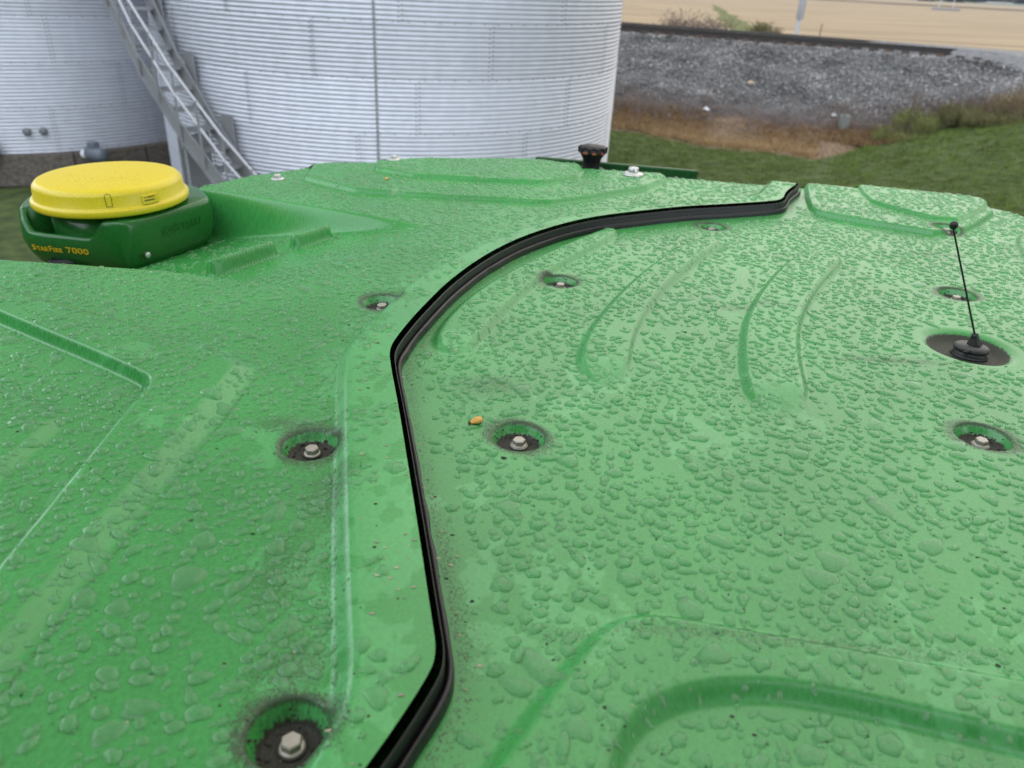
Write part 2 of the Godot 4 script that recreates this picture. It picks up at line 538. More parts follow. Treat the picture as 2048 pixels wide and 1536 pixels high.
func paint_panel(u0: float, left: bool) -> StandardMaterial3D:
	var S := 2048
	var n1 := FastNoiseLite.new()
	n1.seed = 11 if left else 12
	n1.frequency = 0.004
	n1.fractal_octaves = 5
	var a1 := n1.get_image(S, S).get_data()
	var n2 := FastNoiseLite.new()
	n2.seed = 21 if left else 22
	n2.frequency = 0.16
	n2.fractal_octaves = 2
	var a2 := n2.get_image(S, S).get_data()
	# which texels carry dirt and dark crease lines (0..255) and which a film of water
	var dirt := PackedByteArray()
	dirt.resize(S * S)
	var film := PackedByteArray()
	film.resize(S * S)
	var r2 := RandomNumberGenerator.new()
	r2.seed = 77 if left else 78
	var tx := func(x: float) -> float: return (x - u0) / 1.6 * S
	var ty := func(z: float) -> float: return (z + 1.95) / 2.0 * S
	for c in cups:
		if (c[3] == "L") != left:
			continue
		for k in 5200:
			var an := r2.randf() * TAU
			var rad: float = c[2] * (0.98 + absf(r2.randfn(0.0, 0.20)) * (1.0 + 0.5 * sin(an * 2.0 + c[0] * 40.0)))
			var px := int(tx.call(c[0] + cos(an) * rad))
			var py := int(ty.call(c[1] + sin(an) * rad))
			if px > 0 and py > 0 and px < S - 1 and py < S - 1:
				dirt[py * S + px] = maxi(dirt[py * S + px], r2.randi_range(30, 170))
		grime(dirt, S, tx.call(c[0]), ty.call(c[1]), c[2] / 1.6 * S, c[2] / 2.0 * S, a2, 1.0, 0.82, 1.45)
	if not left:
		grime(dirt, S, tx.call(antenna_at.x), ty.call(antenna_at.y), 0.055 / 1.6 * S, 0.055 / 2.0 * S, a2, 0.95, 0.90, 1.10)
	# brown crumbs washed up along the seal, and along the foot of the band on the left panel
	var path := resample(band_edge if left else seal_path, 0.0012)
	for i in path.size() - 1:
		var t := (path[i + 1] - path[i]).normalized()
		var o := Vector2(-t.y, t.x)
		if o.x < 0.0:
			o = -o
		if left:
			o = -o
		var thick := 0.5 + 0.5 * sin(i * 0.013) * sin(i * 0.0047 + 1.0)
		for k in (5 if left else 10):
			var d := absf(r2.randfn(0.0, 0.008)) * (0.5 + thick)
			var p := path[i] + o * (d + (0.003 if left else 0.0155))
			if r2.randf() < 0.9 * thick:
				var px := int(tx.call(p.x))
				var py := int(ty.call(p.y))
				if px > 0 and py > 0 and px < S - 1 and py < S - 1:
					dirt[py * S + px] = maxi(dirt[py * S + px], r2.randi_range(70, 190))
	# broken dark lines along the creases and the ridge foot of the moulding
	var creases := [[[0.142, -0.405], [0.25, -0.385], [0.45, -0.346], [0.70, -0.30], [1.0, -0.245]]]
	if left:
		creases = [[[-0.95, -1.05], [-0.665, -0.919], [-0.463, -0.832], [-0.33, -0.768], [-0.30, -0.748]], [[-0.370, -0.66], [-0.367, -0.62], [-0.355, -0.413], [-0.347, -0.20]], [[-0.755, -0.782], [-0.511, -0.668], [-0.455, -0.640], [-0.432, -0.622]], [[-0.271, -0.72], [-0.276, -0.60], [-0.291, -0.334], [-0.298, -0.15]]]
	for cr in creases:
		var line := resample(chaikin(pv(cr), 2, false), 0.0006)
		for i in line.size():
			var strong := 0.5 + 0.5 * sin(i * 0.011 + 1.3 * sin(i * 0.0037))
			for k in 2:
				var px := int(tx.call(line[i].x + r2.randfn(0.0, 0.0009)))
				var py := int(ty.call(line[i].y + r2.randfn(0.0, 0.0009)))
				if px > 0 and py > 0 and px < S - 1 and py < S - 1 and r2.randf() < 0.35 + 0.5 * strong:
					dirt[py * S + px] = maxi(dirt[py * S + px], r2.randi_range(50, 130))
	# thin smears of dust
	var smears := [[0.33, -1.02, 0.10, 0.02], [0.47, -0.87, 0.10, 0.012], [-0.02, -0.75, 0.05, 0.03], [0.20, -0.39, 0.18, 0.01], [0.75, -1.33, 0.12, 0.02]]
	if left:
		smears = [[-0.15, -0.52, 0.03, 0.05], [-0.16, -0.42, 0.03, 0.06], [-0.21, -0.63, 0.05, 0.02], [-0.13, -0.34, 0.03, 0.04]]
	for s in smears:
		for k in 2600:
			var px := int(tx.call(s[0] + r2.randfn(0.0, 1.0) * s[2] * 0.45))
			var py := int(ty.call(s[1] + r2.randfn(0.0, 1.0) * s[3] * 0.45))
			if px > 0 and py > 0 and px < S - 1 and py < S - 1:
				dirt[py * S + px] = maxi(dirt[py * S + px], r2.randi_range(30, 130))
	# films of water: soft-edged shapes cut by noise
	var pools := []
	if left:
		for i in range(8, band_edge.size() - 24):
			if i % 2 == 0:
				pools.append([(band_edge[i] * 0.55 + nearest(seal_path, band_edge[i]) * 0.45), 0.052, 0.66])
		pools.append([Vector2(-0.19, -0.76), 0.03, 0.75])
		pools.append([Vector2(-0.185, -0.86), 0.025, 0.7])
		pools.append([Vector2(-0.21, -0.60), 0.045, 0.7])
		pools.append([Vector2(-0.155, -0.43), 0.035, 0.6])
		pools.append([Vector2(-0.42, -0.75), 0.04, 0.55])
		pools.append([Vector2(-0.36, -0.52), 0.03, 0.55])
		pools.append([Vector2(-0.33, -0.62), 0.03, 0.55])
		pools.append([Vector2(-0.55, -0.33), 0.10, 0.5])
	else:
		pools = [[Vector2(0.098, -0.785), 0.040, 1.0], [Vector2(-0.065, -0.845), 0.034, 0.8], [Vector2(0.29, -0.755), 0.055, 0.6], [Vector2(0.305, -0.70), 0.04, 0.5], [Vector2(0.06, -0.72), 0.05, 0.5], [Vector2(0.03, -0.42), 0.08, 0.55], [Vector2(0.30, -0.37), 0.10, 0.5], [Vector2(0.40, -0.32), 0.12, 0.55], [Vector2(-0.05, -0.55), 0.05, 0.4], [Vector2(0.20, -0.66), 0.07, 0.5]]
	for p in pools:
		var cx: float = tx.call(p[0].x)
		var cy: float = ty.call(p[0].y)
		var rx: float = p[1] / 1.6 * S
		var ry: float = p[1] / 2.0 * S
		for y in range(maxi(0, int(cy - ry)), mini(S, int(cy + ry))):
			for x in range(maxi(0, int(cx - rx)), mini(S, int(cx + rx))):
				var d := Vector2((x - cx) / rx, (y - cy) / ry).length()
				var nn := a1[((y * 5) % S) * S + (x * 5) % S] / 255.0
				if d < 1.0 and nn * 1.3 > 1.0 - p[2] * 0.95 + 0.55 * d * d:
					film[y * S + x] = 1
	var rgb := PackedByteArray()
	rgb.resize(S * S * 3)
	var ro := PackedByteArray()
	ro.resize(S * S)
	var j := 0
	for i in S * S:
		var g := a1[i] * 0.0009 + a2[i] * 0.0009 + 0.16     # 0 .. about 0.74
		var k := 0.80 + g * 0.55
		var R := 58.0 * k + g * 14.0
		var G := 148.0 * k
		var B := 69.0 * k + g * 14.0
		var rough := 72.0 + (a2[i] - 128) * 0.18
		if film[i]:  # sky reflection of the water film painted in as lighter colour
			R = R + 16.0
			G = G + 13.0
			B = B + 17.0
			rough = 66.0
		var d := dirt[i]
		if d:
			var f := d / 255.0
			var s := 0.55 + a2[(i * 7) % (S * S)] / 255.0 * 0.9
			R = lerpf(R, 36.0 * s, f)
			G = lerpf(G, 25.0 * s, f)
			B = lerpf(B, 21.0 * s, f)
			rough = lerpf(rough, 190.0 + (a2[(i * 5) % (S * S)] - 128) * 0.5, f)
		rgb[j] = int(R)
		rgb[j + 1] = int(G)
		rgb[j + 2] = int(B)
		ro[i] = int(rough)
		j += 3
	var m := mat(Color.WHITE, 1.0)
	m.albedo_texture = ImageTexture.create_from_image(Image.create_from_data(S, S, false, Image.FORMAT_RGB8, rgb))
	m.roughness_texture = ImageTexture.create_from_image(Image.create_from_data(S, S, false, Image.FORMAT_L8, ro))
	m.roughness_texture_channel = BaseMaterial3D.TEXTURE_CHANNEL_RED
	m.texture_repeat = false
	m.metallic_specular = 0.55
	return m

func grime(dirt: PackedByteArray, S: int, cx: float, cy: float, rx: float, ry: float, a2: PackedByteArray, most: float, inner: float, outer: float) -> void:
	# dirt that fills the floor of a recess and thins out in grains on its wall and around it
	for y in range(maxi(0, int(cy - ry * outer)), mini(S, int(cy + ry * outer) + 1)):
		for x in range(maxi(0, int(cx - rx * outer)), mini(S, int(cx + rx * outer) + 1)):
			var d := Vector2((x - cx) / rx, (y - cy) / ry).length()
			if d > outer:
				continue
			var n := a2[((y * 3) % S) * S + (x * 3) % S] / 255.0
			if d < inner + 0.10 * (n - 0.5):
				dirt[y * S + x] = int(255.0 * most * (0.78 + 0.22 * n))

# ---------------------------------------------------------------- water
func water_drops() -> void:
	rng.seed = 4242
	var V := PackedVector3Array()
	var N := PackedVector3Array()
	var I := PackedInt32Array()
	var cell := 0.002
	var gw := 1040
	var gh := 1020
	var occ := PackedByteArray()
	occ.resize(gw * gh)
	var dens := FastNoiseLite.new()
	dens.seed = 9
	dens.frequency = 7.0
	var count := 0
	for pass_ in [2, 0, 1]:
		for tries in ([62000, 26000, 420][pass_]):
			var x := rng.randf_range(-0.90, 1.06)
			var z := rng.randf_range(-1.82, -0.2)
			var r: float = rng.randf_range(0.0028, 0.0064) if pass_ == 0 else (rng.randf_range(0.0012, 0.0028) if pass_ == 1 else rng.randf_range(0.0075, 0.0125))
			if pass_ == 0 and rng.randf() < 0.10:
				r *= 1.55
			var gi := int((z - 0.05 + 2.0) / DX)
			var row := clampi(roundi(rowz(z)), 2, NZ - 3)
			var col := clampi(roundi((x - XA) / DX), 2, NX - 3)
			var on_left := ML[row * NX + col] == 1
			if not on_left and MR[row * NX + col] == 0:
				continue
			var H := HL if on_left else HR
			var nrm := slope(H, x, z)
			var least := 0.62 if pass_ == 1 else 0.87
			if nrm.y < least or slope(H, x - r, z).y < least or slope(H, x + r, z).y < least or slope(H, x, z - r).y < least or slope(H, x, z + r).y < least:
				continue
			var p := Vector2(x, z)
			var bad := false
			for c in cups:
				if p.distance_to(Vector2(c[0], c[1])) < c[2] + 0.012:
					bad = true
			if p.distance_to(antenna_at) < 0.066:
				bad = true
			if bad:
				continue
			if dens.get_noise_2d(x, z) < -0.28 and rng.randf() < 0.8:
				continue
			if on_left and H[row * NX + col] < -0.006 and rng.randf() < 0.8:
				continue
			var q := nearest_fast(p)
			if on_left and q < 0.012 or not on_left and q < 0.045 and rng.randf() < 0.85 or not on_left and q < 0.03:
				continue
			var on_band := on_left and H[row * NX + col] > 0.021 and x > -0.21 and z > -1.45 
			if on_band and dens.get_noise_2d(x * 2.0 + 9.0, z * 2.0) < 0.12:
				continue
			# room on the roof
			var ga := int((x - 0.0 + 0.95) / cell)
			var gb := int((z + 1.95) / cell)
			var gr := ceili(r * 1.3 / cell)
			var g2 := r * r * 1.25 / (cell * cell)
			for yy in range(maxi(0, gb - gr), mini(gh, gb + gr + 1)):
				for xx in range(maxi(0, ga - gr), mini(gw, ga + gr + 1)):
					if occ[yy * gw + xx] and (yy - gb) * (yy - gb) * 1.7 + (xx - ga) * (xx - ga) * 0.75 < g2:
						bad = true
			if bad:
				continue
			for yy in range(maxi(0, gb - gr), mini(gh, gb + gr + 1)):
				for xx in range(maxi(0, ga - gr), mini(gw, ga + gr + 1)):
					if (yy - gb) * (yy - gb) * 1.7 + (xx - ga) * (xx - ga) * 0.75 < g2:
						occ[yy * gw + xx] = 1
			one_drop(V, N, I, H, x, z, r, 10 if pass_ == 1 else 22, 2 if pass_ == 1 else 4)
			count += 1
	var arr := []
	arr.resize(Mesh.ARRAY_MAX)
	arr[Mesh.ARRAY_VERTEX] = V
	arr[Mesh.ARRAY_NORMAL] = N
	arr[Mesh.ARRAY_INDEX] = I
	var m := ArrayMesh.new()
	m.add_surface_from_arrays(Mesh.PRIMITIVE_TRIANGLES, arr)
	var o := obj("water_drops", m, M.water)
	o.set_meta("kind", "stuff")
	tag(o, "clear rain drops beaded all over the green roof panels", "water drops")
	print("drops ", count, " verts ", V.size())

func dome_drops() -> void:
	rng.seed = 515
	var V := PackedVector3Array()
	var N := PackedVector3Array()
	var I := PackedInt32Array()
	var c := Vector3(-0.712, Y0 - 0.075 + 0.95 * (0.1000 + 0.0469), -1.335)
	for k in 900:
		var a := rng.randf() * TAU
		var d := 0.104 * sqrt(rng.randf())
		var y := c.y - 0.002 * maxf(0.0, d - 0.066) / 0.03 + 0.0008 * (1.0 - minf(1.0, d / 0.066))
		one_drop(V, N, I, HL, c.x - 0.005 + cos(a) * d, c.z + sin(a) * d, rng.randf_range(0.0006, 0.0020), 9, 2, y + 0.02 * (cos(a) * d) * 0.9)
	var arr := []
	arr.resize(Mesh.ARRAY_MAX)
	arr[Mesh.ARRAY_VERTEX] = V
	arr[Mesh.ARRAY_NORMAL] = N
	arr[Mesh.ARRAY_INDEX] = I
	var m := ArrayMesh.new()
	m.add_surface_from_arrays(Mesh.PRIMITIVE_TRIANGLES, arr)
	var o := obj("dome_drops", m, M.water_dome)
	o.set_meta("kind", "stuff")
	tag(o, "small rain drops beaded on top of the yellow receiver dome", "water drops")

var seal_coarse := PackedVector2Array()

func nearest_fast(p: Vector2) -> float:
	var best := 1e9
	for q in seal_coarse:
		best = minf(best, q.distance_squared_to(p))
	return sqrt(best)

func one_drop(V: PackedVector3Array, N: PackedVector3Array, I: PackedInt32Array, H: PackedFloat32Array, x: float, z: float, r: float, seg: int, rings: int, flat := -1.0) -> void:
	var stretch := 1.0 + 0.6 * pow(rng.randf(), 2.0)
	var turn := rng.randf() * TAU
	var a2 := rng.randf_range(0.0, 0.20)
	var a3 := rng.randf_range(0.0, 0.22)
	var a5 := rng.randf_range(0.0, 0.15)
	var p2 := rng.randf() * TAU
	var p3 := rng.randf() * TAU
	var p5 := rng.randf() * TAU
	var tall := (0.25 + rng.randf() * 0.17) * minf(r, 0.0065) + 0.0002
	var first := V.size()
	var ca := cos(turn)
	var sa := sin(turn)
	V.append(Vector3(x, (flat if flat > 0.0 else Y0 + height(H, x, z)) + tall, z))
	N.append(Vector3.UP)
	for k in range(1, rings + 1):
		var f := float(k) / rings
		f = 1.0 - pow(1.0 - f, 1.5)
		for s in seg:
			var a := TAU * s / seg
			var rr := r * (1.0 + a2 * sin(2.0 * a + p2) + a3 * sin(3.0 * a + p3) + a5 * sin(5.0 * a + p5))
			var lx := rr * f * cos(a) * stretch
			var lz := rr * f * sin(a) / sqrt(stretch)
			var px := x + lx * ca - lz * sa
			var pz := z + lx * sa + lz * ca
			var up := tall * pow(maxf(0.0, 1.0 - f * f), 0.58)
			var g := Vector2(cos(a) / stretch, sin(a) * sqrt(stretch))
			var steep := tall / r * 1.16 * f * pow(maxf(0.04, 1.0 - f * f), -0.42)
			V.append(Vector3(px, (flat if flat > 0.0 else Y0 + height(H, px, pz)) + up - (0.0002 if k == rings else 0.0), pz))
			N.append(Vector3((g.x * ca - g.y * sa) * steep, 1.0, (g.x * sa + g.y * ca) * steep).normalized())
	for s in seg:
		var s2 := (s + 1) % seg
		I.append_array(PackedInt32Array([first, first + 1 + s, first + 1 + s2]))
		for k in rings - 1:
			var a := first + 1 + k * seg
			I.append_array(PackedInt32Array([a + s, a + seg + s, a + s2, a + s2, a + seg + s, a + seg + s2]))

# ---------------------------------------------------------------- roof and its fittings
func hexbolt(parent: Node3D, at: Vector3, turn: float, washer_m: Material, head_m: Material, washer_r := 0.0115) -> void:
	var b := Node3D.new()
	b.name = "bolt"
	parent.add_child(b, true)
	b.position = at
	b.rotation.y = turn
	b.scale = Vector3.ONE * 0.92
	obj("washer", lathe_mesh([[0.0, 0.0], [washer_r, 0.0], [washer_r, 0.0010], [washer_r - 0.0006, 0.0015], [0.0, 0.0015]], 28), washer_m, b)
	obj("flange", lathe_mesh([[0.0084, 0.0014], [0.0082, 0.0022], [0.0070, 0.0028], [0.0, 0.0029]], 28), head_m, b)
	var st := st_new()
	lathe(st, [[0.0070, 0.0026], [0.0070, 0.0074], [0.0061, 0.0083], [0.0, 0.0085]], 6, Transform3D.IDENTITY, false)
	obj("head", done(st), head_m, b)

func machine_roof() -> void:
	var roof := thing("machine_roof", "large green moulded plastic roof of a farm machine, wet with rain", "vehicle roof", Vector3.ZERO)
	seal_coarse = resample(seal_path, 0.01)
	var ledge := func(p: Vector2) -> Vector2:
		for q in seal_coarse:
			if q.distance_squared_to(p) < 0.0002:
				return Vector2(0.005, 0.018)
		return Vector2(0.010, 0.05)
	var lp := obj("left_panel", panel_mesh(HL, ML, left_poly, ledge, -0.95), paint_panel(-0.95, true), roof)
	lp.name = "roof_panel"
	lp.set_meta("label", "left roof panel with a raised band along its right edge")
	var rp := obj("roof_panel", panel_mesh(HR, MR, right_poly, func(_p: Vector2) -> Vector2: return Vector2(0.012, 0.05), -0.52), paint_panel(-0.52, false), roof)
	rp.set_meta("label", "right roof panel with three curved channels and bolt recesses")
	# the rubber seal: a wall strip and a round bead in front of it
	var path := resample(chaikin(seal_path, 1, false), 0.006)
	var wall := [[-0.004, 0.0], [0.0045, 0.0], [0.0045, 0.0200], [0.0049, 0.0216], [0.0058, 0.0212], [0.0062, 0.0185], [0.0062, 0.008], [0.0072, 0.006], [0.0072, -0.004]]
	var bead := [[0.0070, 0.002], [0.0074, 0.0075], [0.0083, 0.0098], [0.0097, 0.0105], [0.0112, 0.0097], [0.0121, 0.0077], [0.0125, 0.0040], [0.0126, -0.003]]
	var seal := Node3D.new()
	seal.name = "rubber_seal"
	roof.add_child(seal, true)
	for part in [["wall_strip", wall, M.rubber], ["round_bead", bead, M.rubber_bead]]:
		var st := st_new()
		st.set_smooth_group(1)
		var prof: Array = part[1]
		var wob := FastNoiseLite.new()
		wob.seed = 3
		wob.frequency = 6.0
		var rows := []
		for i in path.size():
			var t := (path[mini(i + 1, path.size() - 1)] - path[maxi(i - 1, 0)]).normalized()
			var o := Vector2(-t.y, t.x)
			if o.x < 0.0 and absf(o.x) > 0.2 or o.y < 0.0 and absf(o.x) <= 0.2:
				o = -o
			var row := []
			var jig := wob.get_noise_1d(i * 0.006 * 3.0) * 0.0012
			for q in prof:
				var pp: Vector2 = path[i] + o * (q[0] + (jig if q[0] > 0.011 else 0.0))
				row.append(Vector3(pp.x, Y0 + height(HR, pp.x, pp.y) + q[1], pp.y))
			rows.append(row)
		for i in rows.size() - 1:
			for k in prof.size() - 1:
				quad(st, rows[i][k], rows[i][k + 1], rows[i + 1][k + 1], rows[i + 1][k])
		obj(part[0], done(st), part[2], seal)
	for c in cups:
		var H := HL if c[3] == "L" else HR
		var y := Y0 + height(H, c[0], c[1])
		hexbolt(roof, Vector3(c[0] + 0.001, y + 0.0003, c[1] - 0.001), rng.randf() * TAU, M.dirty if c[3] == "L" else M.steel_dull, M.bolt, 0.0098)
	# proud bolts near the far edge
	for b in [[-0.50, -1.575, 1.0], [-0.287, -1.73, 1.0], [0.245, -1.745, 1.7]]:
		var y := Y0 + height(HL, b[0], b[1])
		var holder := Node3D.new()
		holder.name = "cap_bolt"
		roof.add_child(holder, true)
		holder.position = Vector3(b[0], y - 0.0005, b[1])
		holder.scale = Vector3.ONE * b[2]
		obj("washer", lathe_mesh([[0.0, 0.0], [0.0135, 0.0], [0.0140, 0.0015], [0.0132, 0.0030], [0.0085, 0.0042], [0.0, 0.0044]], 30), M.steel, holder)
		obj("head", lathe_mesh([[0.0068, 0.0040], [0.0068, 0.0092], [0.0058, 0.0104], [0.0, 0.0108]], 12), M.steel, holder)
	# the dark gutter and green visor edge beyond the far rim
	var st := st_new()
	bx(st, Vector3(0.34, 0.03, 0.05), along(Vector3(0.04, Y0 - 0.012, -1.85), Vector3(0.40, Y0 - 0.020, -1.815)) * Transform3D(Basis(Vector3.UP, PI / 2), Vector3.ZERO), 0.004)
	obj("gutter", done(st), M.black_plastic, roof)
	st = st_new()
	bx(st, Vector3(0.385, 0.030, 0.012), along(Vector3(0.03, Y0 + 0.006, -1.885), Vector3(0.41, Y0 + 0.000, -1.85)) * Transform3D(Basis(Vector3.UP, PI / 2), Vector3.ZERO), 0.004)
	obj("visor_edge", done(st), M.green_dark, roof)
	# a green wall added unseen behind the camera to block the rear sky
	st = st_new()
	bx(st, Vector3(4.2, 3.2, 0.05), Transform3D(Basis(Vector3.RIGHT, 0.2), Vector3(0.05, 4.05, 0.66)), 0.02)
	obj("tank_wall", done(st), M.green_dark, roof)
	# what carries the roof: cab posts and a lower body
	st = st_new()
	for p in [[-0.80, -0.9], [0.95, -1.5], [-0.80, -0.05], [0.95, -0.05]]:
		bx(st, Vector3(0.08, 1.7, 0.08), Transform3D(Basis.IDENTITY, Vector3(p[0], Y0 - 0.9, p[1])), 0.01)
	bx(st, Vector3(1.9, 0.9, 1.7), Transform3D(Basis.IDENTITY, Vector3(0.07, Y0 - 2.2, -0.85)), 0.06)
	var cab := obj("cab_frame", done(st), M.black_plastic, roof)
	st = st_new()
	for p in [[-0.75, -1.5], [0.9, -1.5], [-0.75, -0.2], [0.9, -0.2]]:
		lathe(st, [[0.0, -0.2], [0.5, -0.2], [0.75, -0.14], [0.75, 0.14], [0.5, 0.2], [0.0, 0.2]], 28, Transform3D(Basis(Vector3.BACK, PI / 2), Vector3(p[0], 0.75, p[1])))
	obj("tyre_set", done(st), M.rubber, roof).set_meta("kind", "stuff")

func beacon() -> void:
	var at := Vector3(0.158, Y0 + 0.002, -1.83)
	var o := thing("beacon_socket", "black flared beacon socket with orange bits standing behind the far roof edge", "beacon socket", at)
	o.scale = Vector3.ONE * 0.82
	obj("base", lathe_mesh([[0.0, -0.004], [0.046, -0.004], [0.046, 0.006], [0.036, 0.012], [0.0, 0.012]], 28), M.black_plastic, o)
	obj("stem", lathe_mesh([[0.024, 0.010], [0.023, 0.024], [0.026, 0.038], [0.034, 0.052], [0.037, 0.058], [0.037, 0.066], [0.0, 0.066]], 28), M.black_plastic, o)
	var st := st_new()
	for k in 10:
		var a := TAU * k / 10.0
		bx(st, Vector3(0.010, 0.016, 0.006), Transform3D(Basis(Vector3.UP, -a + PI / 2), Vector3(cos(a) * 0.038, 0.064, sin(a) * 0.038)), 0.001)
	lathe(st, [[0.030, 0.066], [0.036, 0.069], [0.034, 0.073], [0.014, 0.076], [0.0, 0.076]], 24)
	obj("crown", done(st), M.black_plastic, o)
	for a in [1.45, 0.75, 2.2]:
		obj("amber_patch", box_mesh(Vector3(0.017, 0.006, 0.003), 0.0008), M.amber, o, Transform3D(Basis(Vector3.UP, -a + PI / 2), Vector3(cos(a) * 0.0375, 0.058, sin(a) * 0.0375)))

func antenna() -> void:
	var y := Y0 + height(HR, antenna_at.x, antenna_at.y)
	var o := thing("whip_antenna", "short black whip antenna with a ball tip standing in a round recess", "antenna", Vector3(antenna_at.x + 0.004, y, antenna_at.y + 0.002))
	o.scale = Vector3(0.94, 1.0, 0.94)
	var flat := func(prof: Array, sx: float, sz: float, m: Material, called: String) -> void:
		var st := st_new()
		lathe(st, prof, 36, Transform3D(Basis(Vector3.UP, -0.42) * Basis.from_scale(Vector3(sx, 0.78, sz)), Vector3.ZERO))
		obj(called, done(st), m, o)
	flat.call([[0.0, 0.0], [0.0235, 0.0], [0.0240, 0.0015], [0.0225, 0.0025], [0.0215, 0.004], [0.0215, 0.009], [0.0190, 0.0100], [0.0, 0.010]], 1.0, 0.82, M.black_plastic, "foot")
	flat.call([[0.0200, 0.0098], [0.0222, 0.0110], [0.0228, 0.0140], [0.0222, 0.0175], [0.0195, 0.0195], [0.0, 0.0205]], 1.0, 0.78, M.black_worn, "base")
	obj("clip_slot", box_mesh(Vector3(0.016, 0.0035, 0.004), 0.001), M.rubber, o, Transform3D(Basis(Vector3.UP, 0.45), Vector3(-0.0125, 0.0117, 0.0150)))
	var tilt := Transform3D(Basis(Vector3(-0.46, 0, 0.88).normalized(), 0.25), Vector3(0.003, 0.0150, -0.001))
	var st := st_new()
	lathe(st, [[0.0100, 0.0], [0.0092, 0.003], [0.0062, 0.008], [0.0046, 0.0125], [0.0042, 0.0155], [0.0015, 0.0165], [0.0, 0.0165]], 24, tilt)
	obj("cone", done(st), M.rubber, o)
	var tip := Vector3(-0.060, 0.160, -0.032)
	obj("whip", tube_mesh([tilt * Vector3(0, 0.012, 0), tilt * Vector3(0, 0.014, 0), tip], 0.0015, 0.0012, 10), M.rubber, o)
	st = st_new()
	var prof := []
	for k in 13:
		var a := PI * k / 12.0 - PI / 2
		prof.append([maxf(0.0, 0.0054 * cos(a)), 0.0054 * sin(a)])
	lathe(st, prof, 20, Transform3D(Basis.IDENTITY, tip + Vector3(0, 0.003, 0)))
	obj("ball_tip", done(st), M.rubber, o)

func kernel(H: PackedFloat32Array, x: float, z: float, size: float, turn: float, label: String) -> void:
	var st := st_new()
	st.set_smooth_group(1)
	var nu := 12
	var nv := 16
	var P := func(i: int, k: int) -> Vector3:
		var a := PI * i / nu - PI / 2
		var b := TAU * k / nv
		var x0 := sin(a)                       # along the kernel, -1 at its pointed tip
		var w := cos(a) * (0.72 + 0.28 * x0) * (1.0 if x0 < 0.6 else 1.0)
		var dent := 0.12 * exp(-pow((x0 - 1.0) / 0.35, 2.0))
		return Vector3(x0 * 0.0062 - dent * 0.006 * absf(cos(b)), w * sin(b) * 0.0030 + 0.0030, w * cos(b) * 0.0048) * size
	for i in nu:
		for k in nv:
			quad(st, P.call(i, k), P.call(i, (k + 1) % nv), P.call(i + 1, (k + 1) % nv), P.call(i + 1, k))
	var o := thing("corn_kernel", label, "corn kernel", Vector3(x, Y0 + height(H, x, z) - 0.0004, z), "corn kernels lying on the roof")
	o.rotation = Vector3(0.1, turn, 0.15)
	obj("grain", done(st), M.corn, o)
	obj("tip", lathe_mesh([[0.0, -0.0012], [0.0012, -0.0010], [0.0016, 0.0], [0.0013, 0.0008], [0.0, 0.001]], 10), M.corn_tip, o, Transform3D(Basis(Vector3.BACK, PI / 2).scaled(Vector3.ONE * size), Vector3(-0.0058, 0.0030, 0.0) * size))

